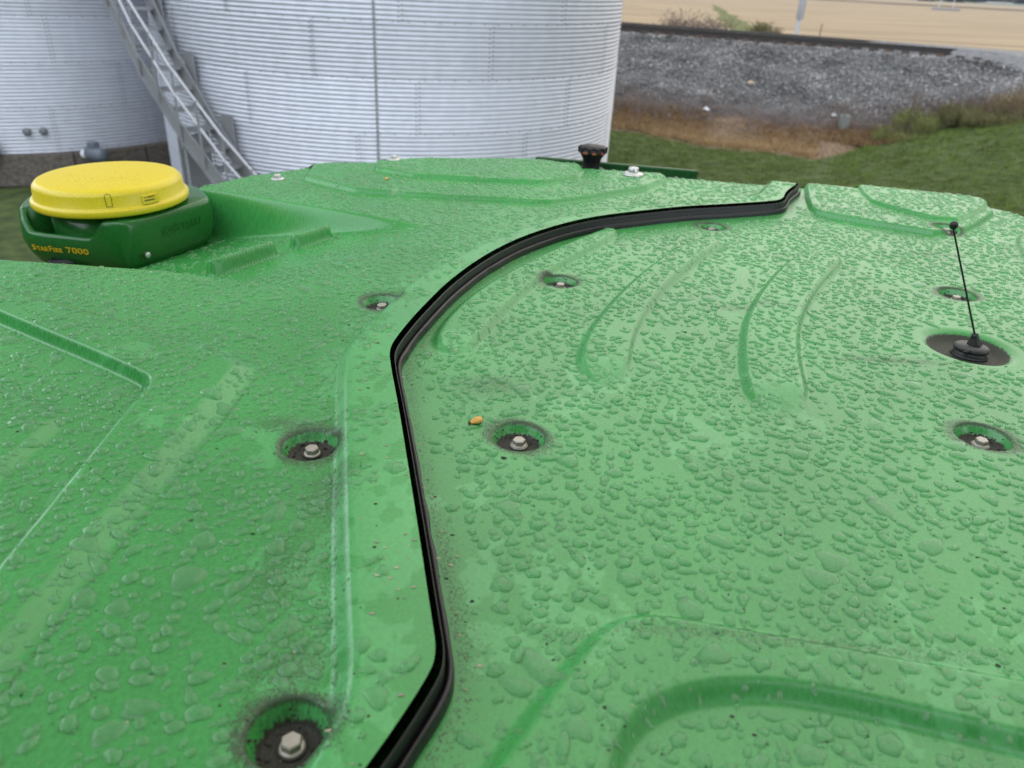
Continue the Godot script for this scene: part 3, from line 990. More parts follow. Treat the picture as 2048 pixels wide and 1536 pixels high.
# ---------------------------------------------------------------- satellite receiver
func receiver() -> void:
	var o := thing("satellite_receiver", "satellite receiver with a round yellow dome on a dark green base", "receiver", Vector3(-0.712, Y0 - 0.075, -1.335))
	o.rotation.y = 0.50
	o.scale = Vector3.ONE * 0.95
	# outline of the base, local +z towards the camera
	var poly := chaikin(pv([[0.014, 0.143], [0.060, 0.110], [0.158, 0.030], [0.166, -0.01], [0.150, -0.11], [0.05, -0.16], [-0.05, -0.16], [-0.150, -0.11], [-0.166, -0.01], [-0.158, 0.036], [-0.085, 0.0895], [-0.012, 0.143]]), 2, true)
	poly = resample(poly, 0.006)
	var n := poly.size()
	var cut := func(p: Vector2) -> float:
		# how far the rim is lowered: the hand hold under the dome on the left face
		if p.y < 0.0 or p.x > 0.0:
			return 0.0
		return smoothstep(-0.030, -0.058, p.x) * smoothstep(-0.172, -0.150, p.x)
	var levels := [[0.0, 0.82], [0.004, 0.89], [0.022, 0.96], [0.044, 1.0], [0.064, 1.0], [0.085, 0.985], [0.0915, 0.972], [0.095, 0.95], [0.0955, 0.93]]
	var st := st_new()
	st.set_smooth_group(1)
	var rows := []
	for i in n:
		var p := poly[i]
		var low: float = cut.call(p)
		var row := []
		for l in levels:
			var y: float = l[0]
			if y > 0.055:
				y = 0.055 + (y - 0.055) * (1.0 - 0.80 * low)
			row.append(Vector3(p.x * l[1], y, p.y * l[1]))
		# inner wall down to the tray
		row.append(Vector3(p.x * 0.905, row[-1].y - 0.003 * low, p.y * 0.905))
		row.append(Vector3(p.x * 0.88, lerpf(0.0965, 0.040, smoothstep(0.0, 0.5, low)), p.y * 0.88))
		row.append(Vector3(0, lerpf(0.0965, 0.040, smoothstep(0.0, 0.5, low)), 0))
		rows.append(row)
	for i in n:
		var i2 := (i + 1) % n
		for k in rows[i].size() - 1:
			quad(st, rows[i][k], rows[i2][k], rows[i2][k + 1], rows[i][k + 1])
	obj("base", done(st), M.green_gloss, o)
	obj("pedestal", lathe_mesh([[0.0, 0.03], [0.112, 0.03], [0.114, 0.092], [0.0, 0.092]], 48), M.green_gloss, o)
	# the yellow dome, its brim a little tilted
	var dome := obj("dome", lathe_mesh([[0.0, 0.0], [0.122, 0.0], [0.1285, 0.001], [0.130, 0.004], [0.130, 0.0105], [0.1285, 0.0130], [0.1252, 0.0145], [0.1236, 0.0165], [0.1224, 0.0335], [0.1212, 0.0365], [0.1165, 0.0415], [0.1130, 0.0432], [0.1060, 0.0445], [0.07, 0.0457], [0.0, 0.0465]], 72), M.yellow, o, Transform3D(Basis(Vector3.BACK, 0.02), Vector3(-0.007, 0.1000, -0.001)).scaled_local(Vector3(1.02, 1.03, 1.02)))
	# the outlined latch on the near side of the dome
	var wall_pt := func(a: float, h: float, out: float) -> Vector3:
		var r := lerpf(0.1236, 0.1224, (h - 0.0165) / 0.017) if h < 0.0335 else (lerpf(0.1224, 0.1212, (h - 0.0335) / 0.003) if h < 0.0365 else lerpf(0.1212, 0.1165, (h - 0.0365) / 0.005))
		return Vector3(sin(a) * (r + out), h, cos(a) * (r + out))
	var lp := []
	for q in [[-0.045, 0.019], [-0.050, 0.030], [-0.050, 0.0355], [-0.035, 0.0380], [0.0, 0.0390], [0.035, 0.0380], [0.050, 0.0355], [0.050, 0.030], [0.045, 0.019], [-0.045, 0.019]]:
		lp.append(wall_pt.call(q[0] * 0.78 - 0.06, q[1], 0.0002))
	obj("latch_outline", tube_mesh(lp, 0.0005, 0.0005, 6), M.dark_line, dome)
	# the pad with two lines of small print
	st = st_new()
	st.set_smooth_group(-1)
	for k in 8:
		var a0 := 0.36 + 0.235 * k / 8.0
		var a1 := 0.36 + 0.235 * (k + 1) / 8.0
		var f := func(a: float, h: float, ou: float) -> Vector3: return Vector3(sin(a) * (0.1234 + ou), h, cos(a) * (0.1234 + ou))
		quad(st, f.call(a0, 0.016, 0.0035), f.call(a1, 0.016, 0.0035), f.call(a1, 0.030, 0.0018), f.call(a0, 0.030, 0.0018))
		quad(st, f.call(a0, 0.030, 0.0018), f.call(a1, 0.030, 0.0018), f.call(a1, 0.031, -0.002), f.call(a0, 0.031, -0.002))
		if k == 0:
			quad(st, f.call(a0, 0.016, -0.001), f.call(a0, 0.016, 0.0035), f.call(a0, 0.030, 0.0018), f.call(a0, 0.030, -0.002))
		if k == 7:
			quad(st, f.call(a1, 0.016, 0.0035), f.call(a1, 0.016, -0.001), f.call(a1, 0.030, -0.002), f.call(a1, 0.030, 0.0018))
	var pad := obj("label_pad", done(st), M.yellow, dome)
	st = st_new()
	rng.seed = 31
	for row in 2:
		var a := 0.40
		while a < 0.545 - row * 0.0:
			var w := rng.randf_range(0.0015, 0.0028)
			if rng.randf() > 0.14:
				bx(st, Vector3(w, 0.0022, 0.0004), Transform3D(Basis(Vector3.UP, a), Vector3(sin(a), 0, cos(a)) * (0.1234 + (0.0022 if row == 0 else 0.0030)) + Vector3(0, 0.0268 - row * 0.0048, 0)), 0.0001)
			a += (w + 0.0008) / 0.129
	var small := obj("small_print", done(st), M.dark_line, dome)
	small.set_meta("kind", "stuff")
	# yellow lettering on the left face
	var fa := Vector3(-0.150, 0, 0.0419) * 0.968
	var fb := Vector3(-0.020, 0, 0.1371) * 0.968
	var fx := (fb - fa).normalized()
	var fz := fx.cross(Vector3.UP).normalized()
	if fz.z < 0:
		fz = -fz
	var up := (Vector3.UP + fz * 0.20).normalized()
	var font := SystemFont.new()
	font.font_names = PackedStringArray(["Droid Sans"])
	font.font_weight = 700
	var pen := -0.003
	for w in [["S", 0.0108], ["TAR", 0.0086], ["F", 0.0108], ["IRE", 0.0086], [" ", 0.007], ["7000", 0.0116]]:
		var tm := TextMesh.new()
		tm.font = font
		tm.text = w[0]
		tm.font_size = 32
		tm.pixel_size = w[1] / 24.0
		tm.depth = 0.0012
		tm.curve_step = 1.0
		tm.horizontal_alignment = HORIZONTAL_ALIGNMENT_LEFT
		tm.vertical_alignment = VERTICAL_ALIGNMENT_BOTTOM
		if w[0] == " ":
			pen += 0.007
			continue
		var wide := 1.28 if w[0] == "7000" else 1.05
		var width: float = tm.get_aabb().size.x * wide
		obj("lettering", tm, M.letter_yellow, o, Transform3D(Basis(fx * wide, up, fz), fa + fx * pen + fz * 0.0010 + Vector3(0, 0.0285, 0)))
		pen += width + 0.0014
	# raised maker's name on the right face
	fa = Vector3(0.030, 0, 0.139)
	fb = Vector3(0.150, 0, 0.040)
	fx = (fb - fa).normalized()
	fz = Vector3(-fx.z, 0, fx.x)
	if fz.z < 0:
		fz = -fz
	var jm := TextMesh.new()
	jm.font = font
	jm.text = "JOHN DEERE"
	jm.font_size = 32
	jm.pixel_size = 0.0125 / 24.0
	jm.depth = 0.0008
	jm.curve_step = 1.0
	jm.vertical_alignment = VERTICAL_ALIGNMENT_BOTTOM
	obj("raised_name", jm, M.green_gloss, o, Transform3D(Basis(fx, Vector3.UP, fz), (fa + fb) / 2.0 + fx * 0.014 + fz * 0.0002 + Vector3(0, 0.054, 0)))
	# the screw in its slot on the right face, and the seam at the corner
	var sp := Vector3(0.0305, 0.030, 0.1300)
	obj("screw_slot", box_mesh(Vector3(0.026, 0.011, 0.004), 0.002), M.green_dark, o, Transform3D(Basis(fx, Vector3.UP, fz), sp + fx * 0.006 - fz * 0.0035))
	st = st_new()
	lathe(st, [[0.0, 0.0], [0.0055, 0.0], [0.0055, 0.003], [0.004, 0.0045], [0.0, 0.0048]], 16, Transform3D(Basis(fx, fz, -Vector3.UP), sp - fz * 0.002))
	obj("screw", done(st), M.steel, o)
	obj("corner_seam", box_mesh(Vector3(0.0012, 0.060, 0.003), 0.0003), M.dark_line, o, Transform3D(Basis(Vector3.UP, 0.0), Vector3(0.020, 0.054, 0.1335)))
	# its black mount below
	st = st_new()
	bx(st, Vector3(0.16, 0.030, 0.16), Transform3D(Basis.IDENTITY, Vector3(0.02, -0.012, -0.02)), 0.006)
	bx(st, Vector3(0.06, 0.05, 0.06), Transform3D(Basis.IDENTITY, Vector3(-0.100, -0.008, 0.045)), 0.006)
	bx(st, Vector3(0.30, 0.012, 0.10), Transform3D(Basis(Vector3.UP, -0.4), Vector3(0.12, -0.022, 0.0)), 0.003)
	obj("mount", done(st), M.black_plastic, o)

# ---------------------------------------------------------------- grain bins
const PITCH := 0.0676
const RING_H := 0.8112

func sheet_mesh(R: float, span: float, tilt: float) -> ArrayMesh:
	# one corrugated wall sheet, its middle at angle 0 (towards +z), its base at y 0
	var V := PackedVector3Array()
	var N := PackedVector3Array()
	var I := PackedInt32Array()
	var nu := 14
	var nv := 12 * 8 + 4
	for j in nv + 1:
		var y := RING_H * j / (12.0 * 8.0)
		var ph := TAU * y / PITCH
		var rr := R + 0.0115 * cos(ph) + (0.004 if y > RING_H else 0.0)
		var dr := -0.0115 * sin(ph) * TAU / PITCH
		for i in nu + 1:
			var a := span * (float(i) / nu - 0.5)
			var r := rr + tilt * (float(i) / nu - 0.5)
			V.append(Vector3(sin(a) * r, y, cos(a) * r))
			N.append(Vector3(sin(a), -dr, cos(a)).normalized())
	for j in nv:
		for i in nu:
			var a := j * (nu + 1) + i
			I.append_array(PackedInt32Array([a, a + nu + 1, a + 1, a + 1, a + nu + 1, a + nu + 2]))
	var arr := []
	arr.resize(Mesh.ARRAY_MAX)
	arr[Mesh.ARRAY_VERTEX] = V
	arr[Mesh.ARRAY_NORMAL] = N
	arr[Mesh.ARRAY_INDEX] = I
	var m := ArrayMesh.new()
	m.add_surface_from_arrays(Mesh.PRIMITIVE_TRIANGLES, arr)
	return m

func grain_bin(label: String, at: Vector3, R: float, base: float, rings: int, phases: Array, face: float) -> Node3D:
	var o := thing("grain_bin", label, "grain bin", at, "corrugated steel grain bins")
	var sheet := sheet_mesh(R, deg_to_rad(36.6), 0.006)
	var bolt := lathe_mesh([[0.0, -0.002], [0.014, -0.002], [0.014, 0.004], [0.008, 0.010], [0.0, 0.010]], 6, false)
	var spots := []
	for k in rings:
		var ph: float = phases[k % phases.size()]
		for s in 10:
			var a := deg_to_rad(ph + 18.05 + 36.1 * s) if s < 9 else deg_to_rad(ph + 18.05 + 36.1 * 9)
			obj("wall_sheet", sheet, M["sheet%d" % ((k * 7 + s * 3) % 3)], o, Transform3D(Basis(Vector3.UP, a), Vector3(0, base + RING_H * k, 0)))
			# bolts down the left seam of the sheet
			var sa := deg_to_rad(ph + 36.1 * s)
			if absf(wrapf(sa - face, -PI, PI)) < 1.9:
				for b in 12:
					spots.append([sa, base + RING_H * k + PITCH * (b + 0.5), -0.0115])
					spots.append([sa + 0.012, base + RING_H * k + PITCH * (b + 1.0), 0.0115])
		for b in 120:
			var sa := TAU * b / 120.0
			if absf(wrapf(sa - face, -PI, PI)) < 1.7:
				spots.append([sa, base + RING_H * k + PITCH * 0.5, -0.0115])
	var mm := MultiMesh.new()
	mm.transform_format = MultiMesh.TRANSFORM_3D
	mm.mesh = bolt
	mm.instance_count = spots.size()
	for i in spots.size():
		var sa: float = spots[i][0]
		var out := Vector3(sin(sa), 0, cos(sa))
		mm.set_instance_transform(i, Transform3D(Basis(Vector3.UP.cross(out), out, -Vector3.UP), out * (R + spots[i][2] + 0.003) + Vector3(0, spots[i][1], 0)))
	var mi := MultiMeshInstance3D.new()
	mi.multimesh = mm
	mi.material_override = M.bolt_dark
	mi.name = "sheet_bolts"
	mi.set_meta("kind", "stuff")
	o.add_child(mi, true)
	var top := base + RING_H * rings
	obj("roof", lathe_mesh([[R + 0.12, top - 0.05], [R + 0.12, top], [R * 0.5, top + R * 0.28], [0.4, top + R * 0.53], [0.4, top + R * 0.53 + 0.25], [0.0, top + R * 0.53 + 0.3]], 40, false), M.sheet0, o)
	return o

func bins() -> void:
	var ra := Vector3(-2.76, 0, -17.06)
	var right_bin := grain_bin("large corrugated steel grain bin in the middle with stairs up its side", ra, 4.53, 0.188, 9, [0.0, 1.2, 13.2, 28.2, 10.1, 22.0, 3.0], atan2(-ra.x, -ra.z))
	right_bin.get_child(0)
	# a steel stiffener bolted up the wall
	var a := deg_to_rad(5.5)
	var st := st_new()
	for k in 108:
		var y := 0.2 + k * PITCH
		bx(st, Vector3(0.045, 0.030, 0.012), Transform3D(Basis(Vector3.UP, a), Vector3(sin(a) * 4.541, y, cos(a) * 4.541)), 0.003)
	bx(st, Vector3(0.018, 7.2, 0.010), Transform3D(Basis(Vector3.UP, a), Vector3(sin(a) * 4.538, 3.85, cos(a) * 4.538)), 0.002)
	obj("wall_stiffener", done(st), M.galv, right_bin).set_meta("kind", "stuff")
	obj("foundation", lathe_mesh([[0.0, -0.3], [4.75, -0.3], [4.75, 0.17], [4.72, 0.185], [0.0, 0.185]], 48), M.concrete, right_bin)
	var la := Vector3(-11.75, 0, -19.35)
	var left_bin := grain_bin("corrugated steel grain bin at the left on a stained concrete base", la, 4.40, 0.60, 9, [36.0 - 3.0, 15.0, 36.0], atan2(-la.x, -la.z))
	# the concrete base, cast in panels
	for k in 20:
		var w := TAU / 20.0
		st = st_new()
		st.set_smooth_group(-1)
		var r := 4.56
		var a0 := w * k + 0.004
		var a1 := w * (k + 1) - 0.004
		for s in 4:
			var b0 := lerpf(a0, a1, s / 4.0)
			var b1 := lerpf(a0, a1, (s + 1) / 4.0)
			var d0 := Vector3(sin(b0), 0, cos(b0))
			var d1 := Vector3(sin(b1), 0, cos(b1))
			quad(st, d1 * r, d0 * r, d0 * r + Vector3.UP * 0.57, d1 * r + Vector3.UP * 0.57)
			quad(st, d1 * r + Vector3.UP * 0.57, d0 * r + Vector3.UP * 0.57, d0 * (r - 0.02) + Vector3.UP * 0.592, d1 * (r - 0.02) + Vector3.UP * 0.592)
			quad(st, d1 * (r - 0.02) + Vector3.UP * 0.592, d0 * (r - 0.02) + Vector3.UP * 0.592, d0 * 4.1 + Vector3.UP * 0.592, d1 * 4.1 + Vector3.UP * 0.592)
		obj("concrete_panel", done(st), M.concrete_dark if k % 2 else M.concrete_dark2, left_bin, Transform3D(Basis.IDENTITY, Vector3(0, -0.001, 0)))
	obj("base_core", lathe_mesh([[0.0, -0.3], [4.545, -0.3], [4.545, 0.55], [4.5, 0.58], [0.0, 0.58]], 48), M.concrete_joint, left_bin)
	for s in 2:
		var an := deg_to_rad(27.0 + s * 3.6)
		var hub := lathe_mesh([[0.0, 0.0], [0.055, 0.0], [0.07, 0.04], [0.08, 0.07], [0.07, 0.10], [0.04, 0.115], [0.0, 0.115]], 12)
		obj("round_vent", hub, M.galv_dark, left_bin, Transform3D(Basis(Vector3.UP, an) * Basis(Vector3.RIGHT, PI / 2), Vector3(sin(an) * 4.4, 1.02, cos(an) * 4.4)))
	# fan at the left edge
	var fp := Vector3(-10.5, 0.75, -14.9)
	var fan := thing("aeration_fan", "dark round aeration fan at the left edge beside the left bin", "fan", fp)
	fan.rotation.y = 0.6
	obj("housing", lathe_mesh([[0.0, -0.22], [0.33, -0.22], [0.36, -0.18], [0.36, 0.18], [0.33, 0.22], [0.30, 0.22], [0.30, 0.05], [0.0, 0.05]], 28), M.dark_steel, fan, Transform3D(Basis(Vector3.RIGHT, PI / 2), Vector3.ZERO))
	obj("motor", lathe_mesh([[0.0, 0.05], [0.12, 0.05], [0.12, 0.28], [0.09, 0.32], [0.0, 0.32]], 20), M.dark_steel, fan, Transform3D(Basis(Vector3.RIGHT, PI / 2), Vector3.ZERO))
	for s in [-1.0, 1.0]:
		obj("leg", box_mesh(Vector3(0.06, 0.55, 0.06), 0.008), M.dark_steel, fan, Transform3D(Basis.IDENTITY, Vector3(s * 0.2, -0.5, 0)))
	# unload motor in front of the concrete base
	var mp := Vector3(-8.55, 0.62, -15.55)
	var mot := thing("electric_motor", "blue-grey electric motor with a white cap in front of the concrete base", "electric motor", mp)
	mot.rotation.y = -0.35
	obj("motor_body", lathe_mesh([[0.0, -0.22], [0.10, -0.22], [0.135, -0.17], [0.135, 0.16], [0.11, 0.20], [0.0, 0.20]], 20), M.motor_blue, mot, Transform3D(Basis(Vector3.BACK, PI / 2), Vector3.ZERO))
	obj("terminal_box", box_mesh(Vector3(0.20, 0.13, 0.16), 0.02), M.motor_blue, mot, Transform3D(Basis.IDENTITY, Vector3(-0.02, 0.17, 0)))
	obj("end_cap", lathe_mesh([[0.0, 0.0], [0.085, 0.0], [0.085, 0.10], [0.07, 0.12], [0.0, 0.12]], 18), M.white_cap, mot, Transform3D(Basis(Vector3.BACK, PI / 2), Vector3(-0.22, -0.03, 0)))
	obj("stand", box_mesh(Vector3(0.18, 0.56, 0.18), 0.02), M.dark_steel, mot, Transform3D(Basis.IDENTITY, Vector3(0, -0.36, 0)))

func staircase() -> void:
	var C := Vector3(-2.76, 0, -17.06)
	var o := thing("bin_staircase", "grey steel staircase with handrails climbing round the middle grain bin", "staircase", C)
	var at := func(deg: float, r: float, h: float) -> Vector3:
		return Vector3(sin(deg_to_rad(deg)) * r, h, cos(deg_to_rad(deg)) * r)
	# height of the upper edge of the outer stringer
	var rise := func(deg: float) -> float: return 1.17 + (-22.5 - deg) * 0.0943
	var knots := [-10.5, -20.5, -30.0, -39.5, -49.5, -60.0, -71.0]
	for k in knots.size() - 1:
		for side in [[5.30, 0.0], [4.66, 0.0]]:
			var a: Vector3 = at.call(knots[k], side[0], rise.call(knots[k]) - 0.13)
			var b: Vector3 = at.call(knots[k + 1], side[0], rise.call(knots[k + 1]) - 0.13)
			var st := st_new()
			var f := along(a, b)
			var l := a.distance_to(b)
			bx(st, Vector3(0.006, 0.24, l), f, 0.002)
			var ins := -1.0 if side[0] > 5.0 else 1.0
			for s in [-0.117, 0.117]:
				bx(st, Vector3(0.04, 0.006, l), f * Transform3D(Basis.IDENTITY, Vector3(0.018, s, 0)), 0.002)
			obj("stringer", done(st), M.galv, o)
		if k < 5:
			for h in [0.42, 0.80]:
				var a: Vector3 = at.call(knots[k], 5.33, rise.call(knots[k]) + h)
				var b: Vector3 = at.call(knots[k + 1], 5.33, rise.call(knots[k + 1]) + h)
				obj("handrail" if h > 0.6 else "mid_rail", tube_mesh([a, b], 0.021, 0.021, 10), M.galv_light, o)
		# posts: one at each knot, one between
		for d in [knots[k], (knots[k] + knots[k + 1]) / 2.0]:
			var foot: Vector3 = at.call(d, 5.33, rise.call(d) - (0.40 if d == knots[k] else 0.2))
			var head: Vector3 = at.call(d, 5.33, rise.call(d) + 0.82)
			var st := st_new()
			bx(st, Vector3(0.045, 0.012, foot.distance_to(head)), along(foot, head, at.call(d, 1.0, 0.0)), 0.002)
			obj("post", done(st), M.galv, o)
	var i := 0
	var deg := -13.0
	while deg > -70.0:
		var h: float = rise.call(deg) - 0.19
		var b := Basis(Vector3.UP, deg_to_rad(deg))
		var st := st_new()
		bx(st, Vector3(0.24, 0.006, 0.60), Transform3D(b, at.call(deg, 4.98, h)), 0.002)
		bx(st, Vector3(0.006, 0.045, 0.60), Transform3D(b, at.call(deg - 1.35, 4.98, h - 0.022)), 0.002)
		bx(st, Vector3(0.006, 0.045, 0.60), Transform3D(b, at.call(deg + 1.35, 4.98, h - 0.022)), 0.002)
		obj("tread", done(st), M.galv, o)
		deg -= 2.95
		i += 1
	# brackets to the wall
	for d in [-27.0, -36.5, -46.5, -56.0]:
		var h: float = rise.call(d)
		obj("wall_bracket", box_mesh(Vector3(0.26, 0.50, 0.02), 0.004), M.galv, o, Transform3D(Basis(Vector3.UP, deg_to_rad(d)), at.call(d, 4.60, h + 0.1)))
	obj("support_plate", box_mesh(Vector3(0.02, 1.0, 0.60), 0.004), M.galv, o, Transform3D(Basis(Vector3.UP, deg_to_rad(-31.5)), at.call(-31.5, 5.0, 1.15)))
	for d in [-30.0]:
		var hh: float = rise.call(d)
		obj("support_leg", tube_mesh([at.call(d, 5.28, 0.02), at.call(d, 5.28, hh - 0.2)], 0.03, 0.03, 10), M.galv, o)

# ---------------------------------------------------------------- land
var TU := Vector3(0.909, 0, 0.417)      # along the track
var TN := Vector3(-0.417, 0, 0.909)     # from the track towards the camera
var T0 := Vector3(3.4, 0, -32.4)        # the near rail here

func mound(d: float, t: float) -> float:
	# the lawn rises towards the crossing road at the right
	return minf(0.30 * maxf(0.0, t - 8.9), 1.9) * (1.0 - smoothstep(6.0, 17.0, d))

func bank(d: float, t: float) -> float:
	return maxf(bed(d), mound(d, t))

func bed(d: float) -> float:
	# height of the ground at the distance d in front of the near rail
	if d > 0.0:
		if d < 0.75:
			return 2.42
		if d < 4.2:
			return lerpf(2.42, 0.55, (d - 0.75) / 3.45)
		return lerpf(0.55, 0.0, smoothstep(4.2, 6.8, d))
	if d > -2.4:
		return 2.42
	return lerpf(2.42, 0.0, clampf((-2.4 - d) / 4.0, 0.0, 1.0))

func scatter(called: String, label: String, category: String, mesh: Mesh, m: Material, spots: Array) -> MultiMeshInstance3D:
	# spots: [transform, colour]
	var mm := MultiMesh.new()
	mm.transform_format = MultiMesh.TRANSFORM_3D
	mm.use_colors = true
	mm.mesh = mesh
	mm.instance_count = spots.size()
	for i in spots.size():
		mm.set_instance_transform(i, spots[i][0])
		mm.set_instance_color(i, spots[i][1])
	var mi := MultiMeshInstance3D.new()
	mi.multimesh = mm
	mi.material_override = m
	mi.name = numbered(called)
	mi.set_meta("kind", "stuff")
	tag(mi, label, category)
	add_child(mi, true)
	return mi

func tuft(blades: int, tall: float, wide: float, lean: float, seed_: int, blade_w: float, twigs := false) -> ArrayMesh:
	var r := RandomNumberGenerator.new()
	r.seed = seed_
	var st := st_new()
	st.set_smooth_group(-1)
	for k in blades:
		var a := r.randf() * TAU
		var p := Vector3(cos(a), 0, sin(a)) * wide * sqrt(r.randf())
		var b := r.randf() * TAU
		var d := Vector3(cos(b), 0, sin(b))
		var side := Vector3(-d.z, 0, d.x) * blade_w * r.randf_range(0.6, 1.2)
		var h := tall * r.randf_range(0.45, 1.0)
		var mid := p + d * lean * h * 0.35 + Vector3.UP * h * 0.6
		var tip := p + d * lean * h + Vector3.UP * h
		st.add_vertex(p - side); st.add_vertex(mid - side * 0.7); st.add_vertex(p + side)
		st.add_vertex(p + side); st.add_vertex(mid - side * 0.7); st.add_vertex(mid + side * 0.7)
		st.add_vertex(mid - side * 0.7); st.add_vertex(tip); st.add_vertex(mid + side * 0.7)
		if twigs:
			for j in 4:
				var q := p.lerp(tip, r.randf_range(0.4, 1.0))
				var e := Vector3(r.randfn(), r.randf_range(0.2, 1.0), r.randfn()).normalized() * tall * 0.12
				var s2 := e.cross(d).normalized() * blade_w * 1.6
				st.add_vertex(q); st.add_vertex(q + e * 0.6 + s2); st.add_vertex(q + e)
				st.add_vertex(q); st.add_vertex(q + e); st.add_vertex(q + e * 0.6 - s2)
	return done(st)

func rock(seed_: int) -> ArrayMesh:
	var r := RandomNumberGenerator.new()
	r.seed = seed_
	var st := st_new()
	st.set_smooth_group(-1)
	var ring := []
	for k in 5:
		var a := TAU * k / 5.0 + r.randf() * 0.6
		ring.append(Vector3(cos(a), r.randf_range(-0.3, 0.3), sin(a)) * r.randf_range(0.7, 1.1))
	var top := Vector3(r.randf_range(-0.4, 0.4), 0.8, r.randf_range(-0.4, 0.4))
	var bot := Vector3(0, -0.7, 0)
	for k in 5:
		var k2 := (k + 1) % 5
		st.add_vertex(top); st.add_vertex(ring[k]); st.add_vertex(ring[k2])
		st.add_vertex(bot); st.add_vertex(ring[k2]); st.add_vertex(ring[k])
	return done(st)

func land() -> void:
	# the mown grass, one sheet out to the horizon
	var st := st_new()
	st.set_smooth_group(1)
	quad(st, Vector3(-1500, -0.03, 60), Vector3(-1500, -0.03, -1600), Vector3(1500, -0.03, -1600), Vector3(1500, -0.03, 60))
	struct("ground", done(st), M.lawn)
	# embankment, in strips along the track
	var ds := [7.2, 6.6, 6.0, 5.4, 4.8, 4.2, 3.6, 3.0, 2.4, 1.8, 1.2, 0.75, 0.0, -2.4]
	var bump := FastNoiseLite.new()
	bump.seed = 8
	bump.frequency = 0.25
	var strip := func(from: int, to: int, m: Material, called: String) -> void:
		var s2 := st_new()
		s2.set_smooth_group(1)
		for i in range(from, to):
			for k in range(-60, 80):
				var f := func(d: float, t: float) -> Vector3:
					var p := T0 + TU * t + TN * ((d if d < 2.4 else 2.4 + (d - 2.4) * lerpf(1.0, 0.25, smoothstep(8.0, 18.0, t))) + (bump.get_noise_1d(t) * 0.9 if d > 4.0 else 0.0))
					p.y = bed(d) + bump.get_noise_2d(t * 2.0, d * 3.0) * 0.10 - (0.05 if d > 7.0 else 0.0)
					return p
				quad(s2, f.call(ds[i], k * 0.8), f.call(ds[i + 1], k * 0.8), f.call(ds[i + 1], k * 0.8 + 0.8), f.call(ds[i], k * 0.8 + 0.8))
		struct(called, done(s2), m)
	strip.call(0, 5, M.bank_soil, "bank_soil")
	strip.call(5, 13, M.ballast, "ballast_bed")
	# the lawn where it rises to the road
	st = st_new()
	st.set_smooth_group(1)
	for i in 40:
		for k in 50:
			var f := func(a: int, b: int) -> Vector3:
				var t := 8.0 + b * 0.6
				var d := 1.5 + a * 0.45
				return T0 + TU * t + TN * d + Vector3.UP * (mound(d, t) - 0.04 + bump.get_noise_2d(t * 3.0, d * 3.0) * 0.05)
			quad(st, f.call(i + 1, k), f.call(i, k), f.call(i, k + 1), f.call(i + 1, k + 1))
	struct("lawn_rise", done(st), M.lawn)
	# far side of the bank and the stubble field
	st = st_new()
	var A := T0 - TU * 300.0
	var B := T0 + TU * 400.0
	quad(st, A - TN * 8.0 + Vector3.DOWN * 0.02, A - TN * 2.3 + Vector3.UP * 2.40, B - TN * 2.3 + Vector3.UP * 2.40, B - TN * 8.0 + Vector3.DOWN * 0.02)
	struct("bank_back_slope", done(st), M.bank_soil)
	st = st_new()
	st.set_smooth_group(-1)
	quad(st, A - TU * 400.0 - TN * 8.0, A - TU * 400.0 - TN * 1200.0, B + TU * 800.0 - TN * 1200.0, B + TU * 800.0 - TN * 8.0)
	struct("stubble_field", done(st), M.stubble)
	# a green strip running away through the field
	st = st_new()
	st.set_smooth_group(-1)
	for k in 30:
		var f := func(q: float, side: float) -> Vector3:
			var wob := bump.get_noise_2d(q * 40.0, side * 90.0) * (2.2 - q)
			return Vector3(17.0, 0.03, -70).lerp(Vector3(43.0, 0.03, -206), q) + Vector3(lerpf(5.0, 5.5, q), 0, lerpf(-5.0, -17.0, q)) * side * (1.0 - 0.4 * q) + Vector3(wob, 0, 0)
		quad(st, f.call(k / 30.0, 0.0), f.call((k + 1) / 30.0, 0.0), f.call((k + 1) / 30.0, 1.0), f.call(k / 30.0, 1.0))
	var gs := struct("grass_strip", done(st), M.lawn_far)

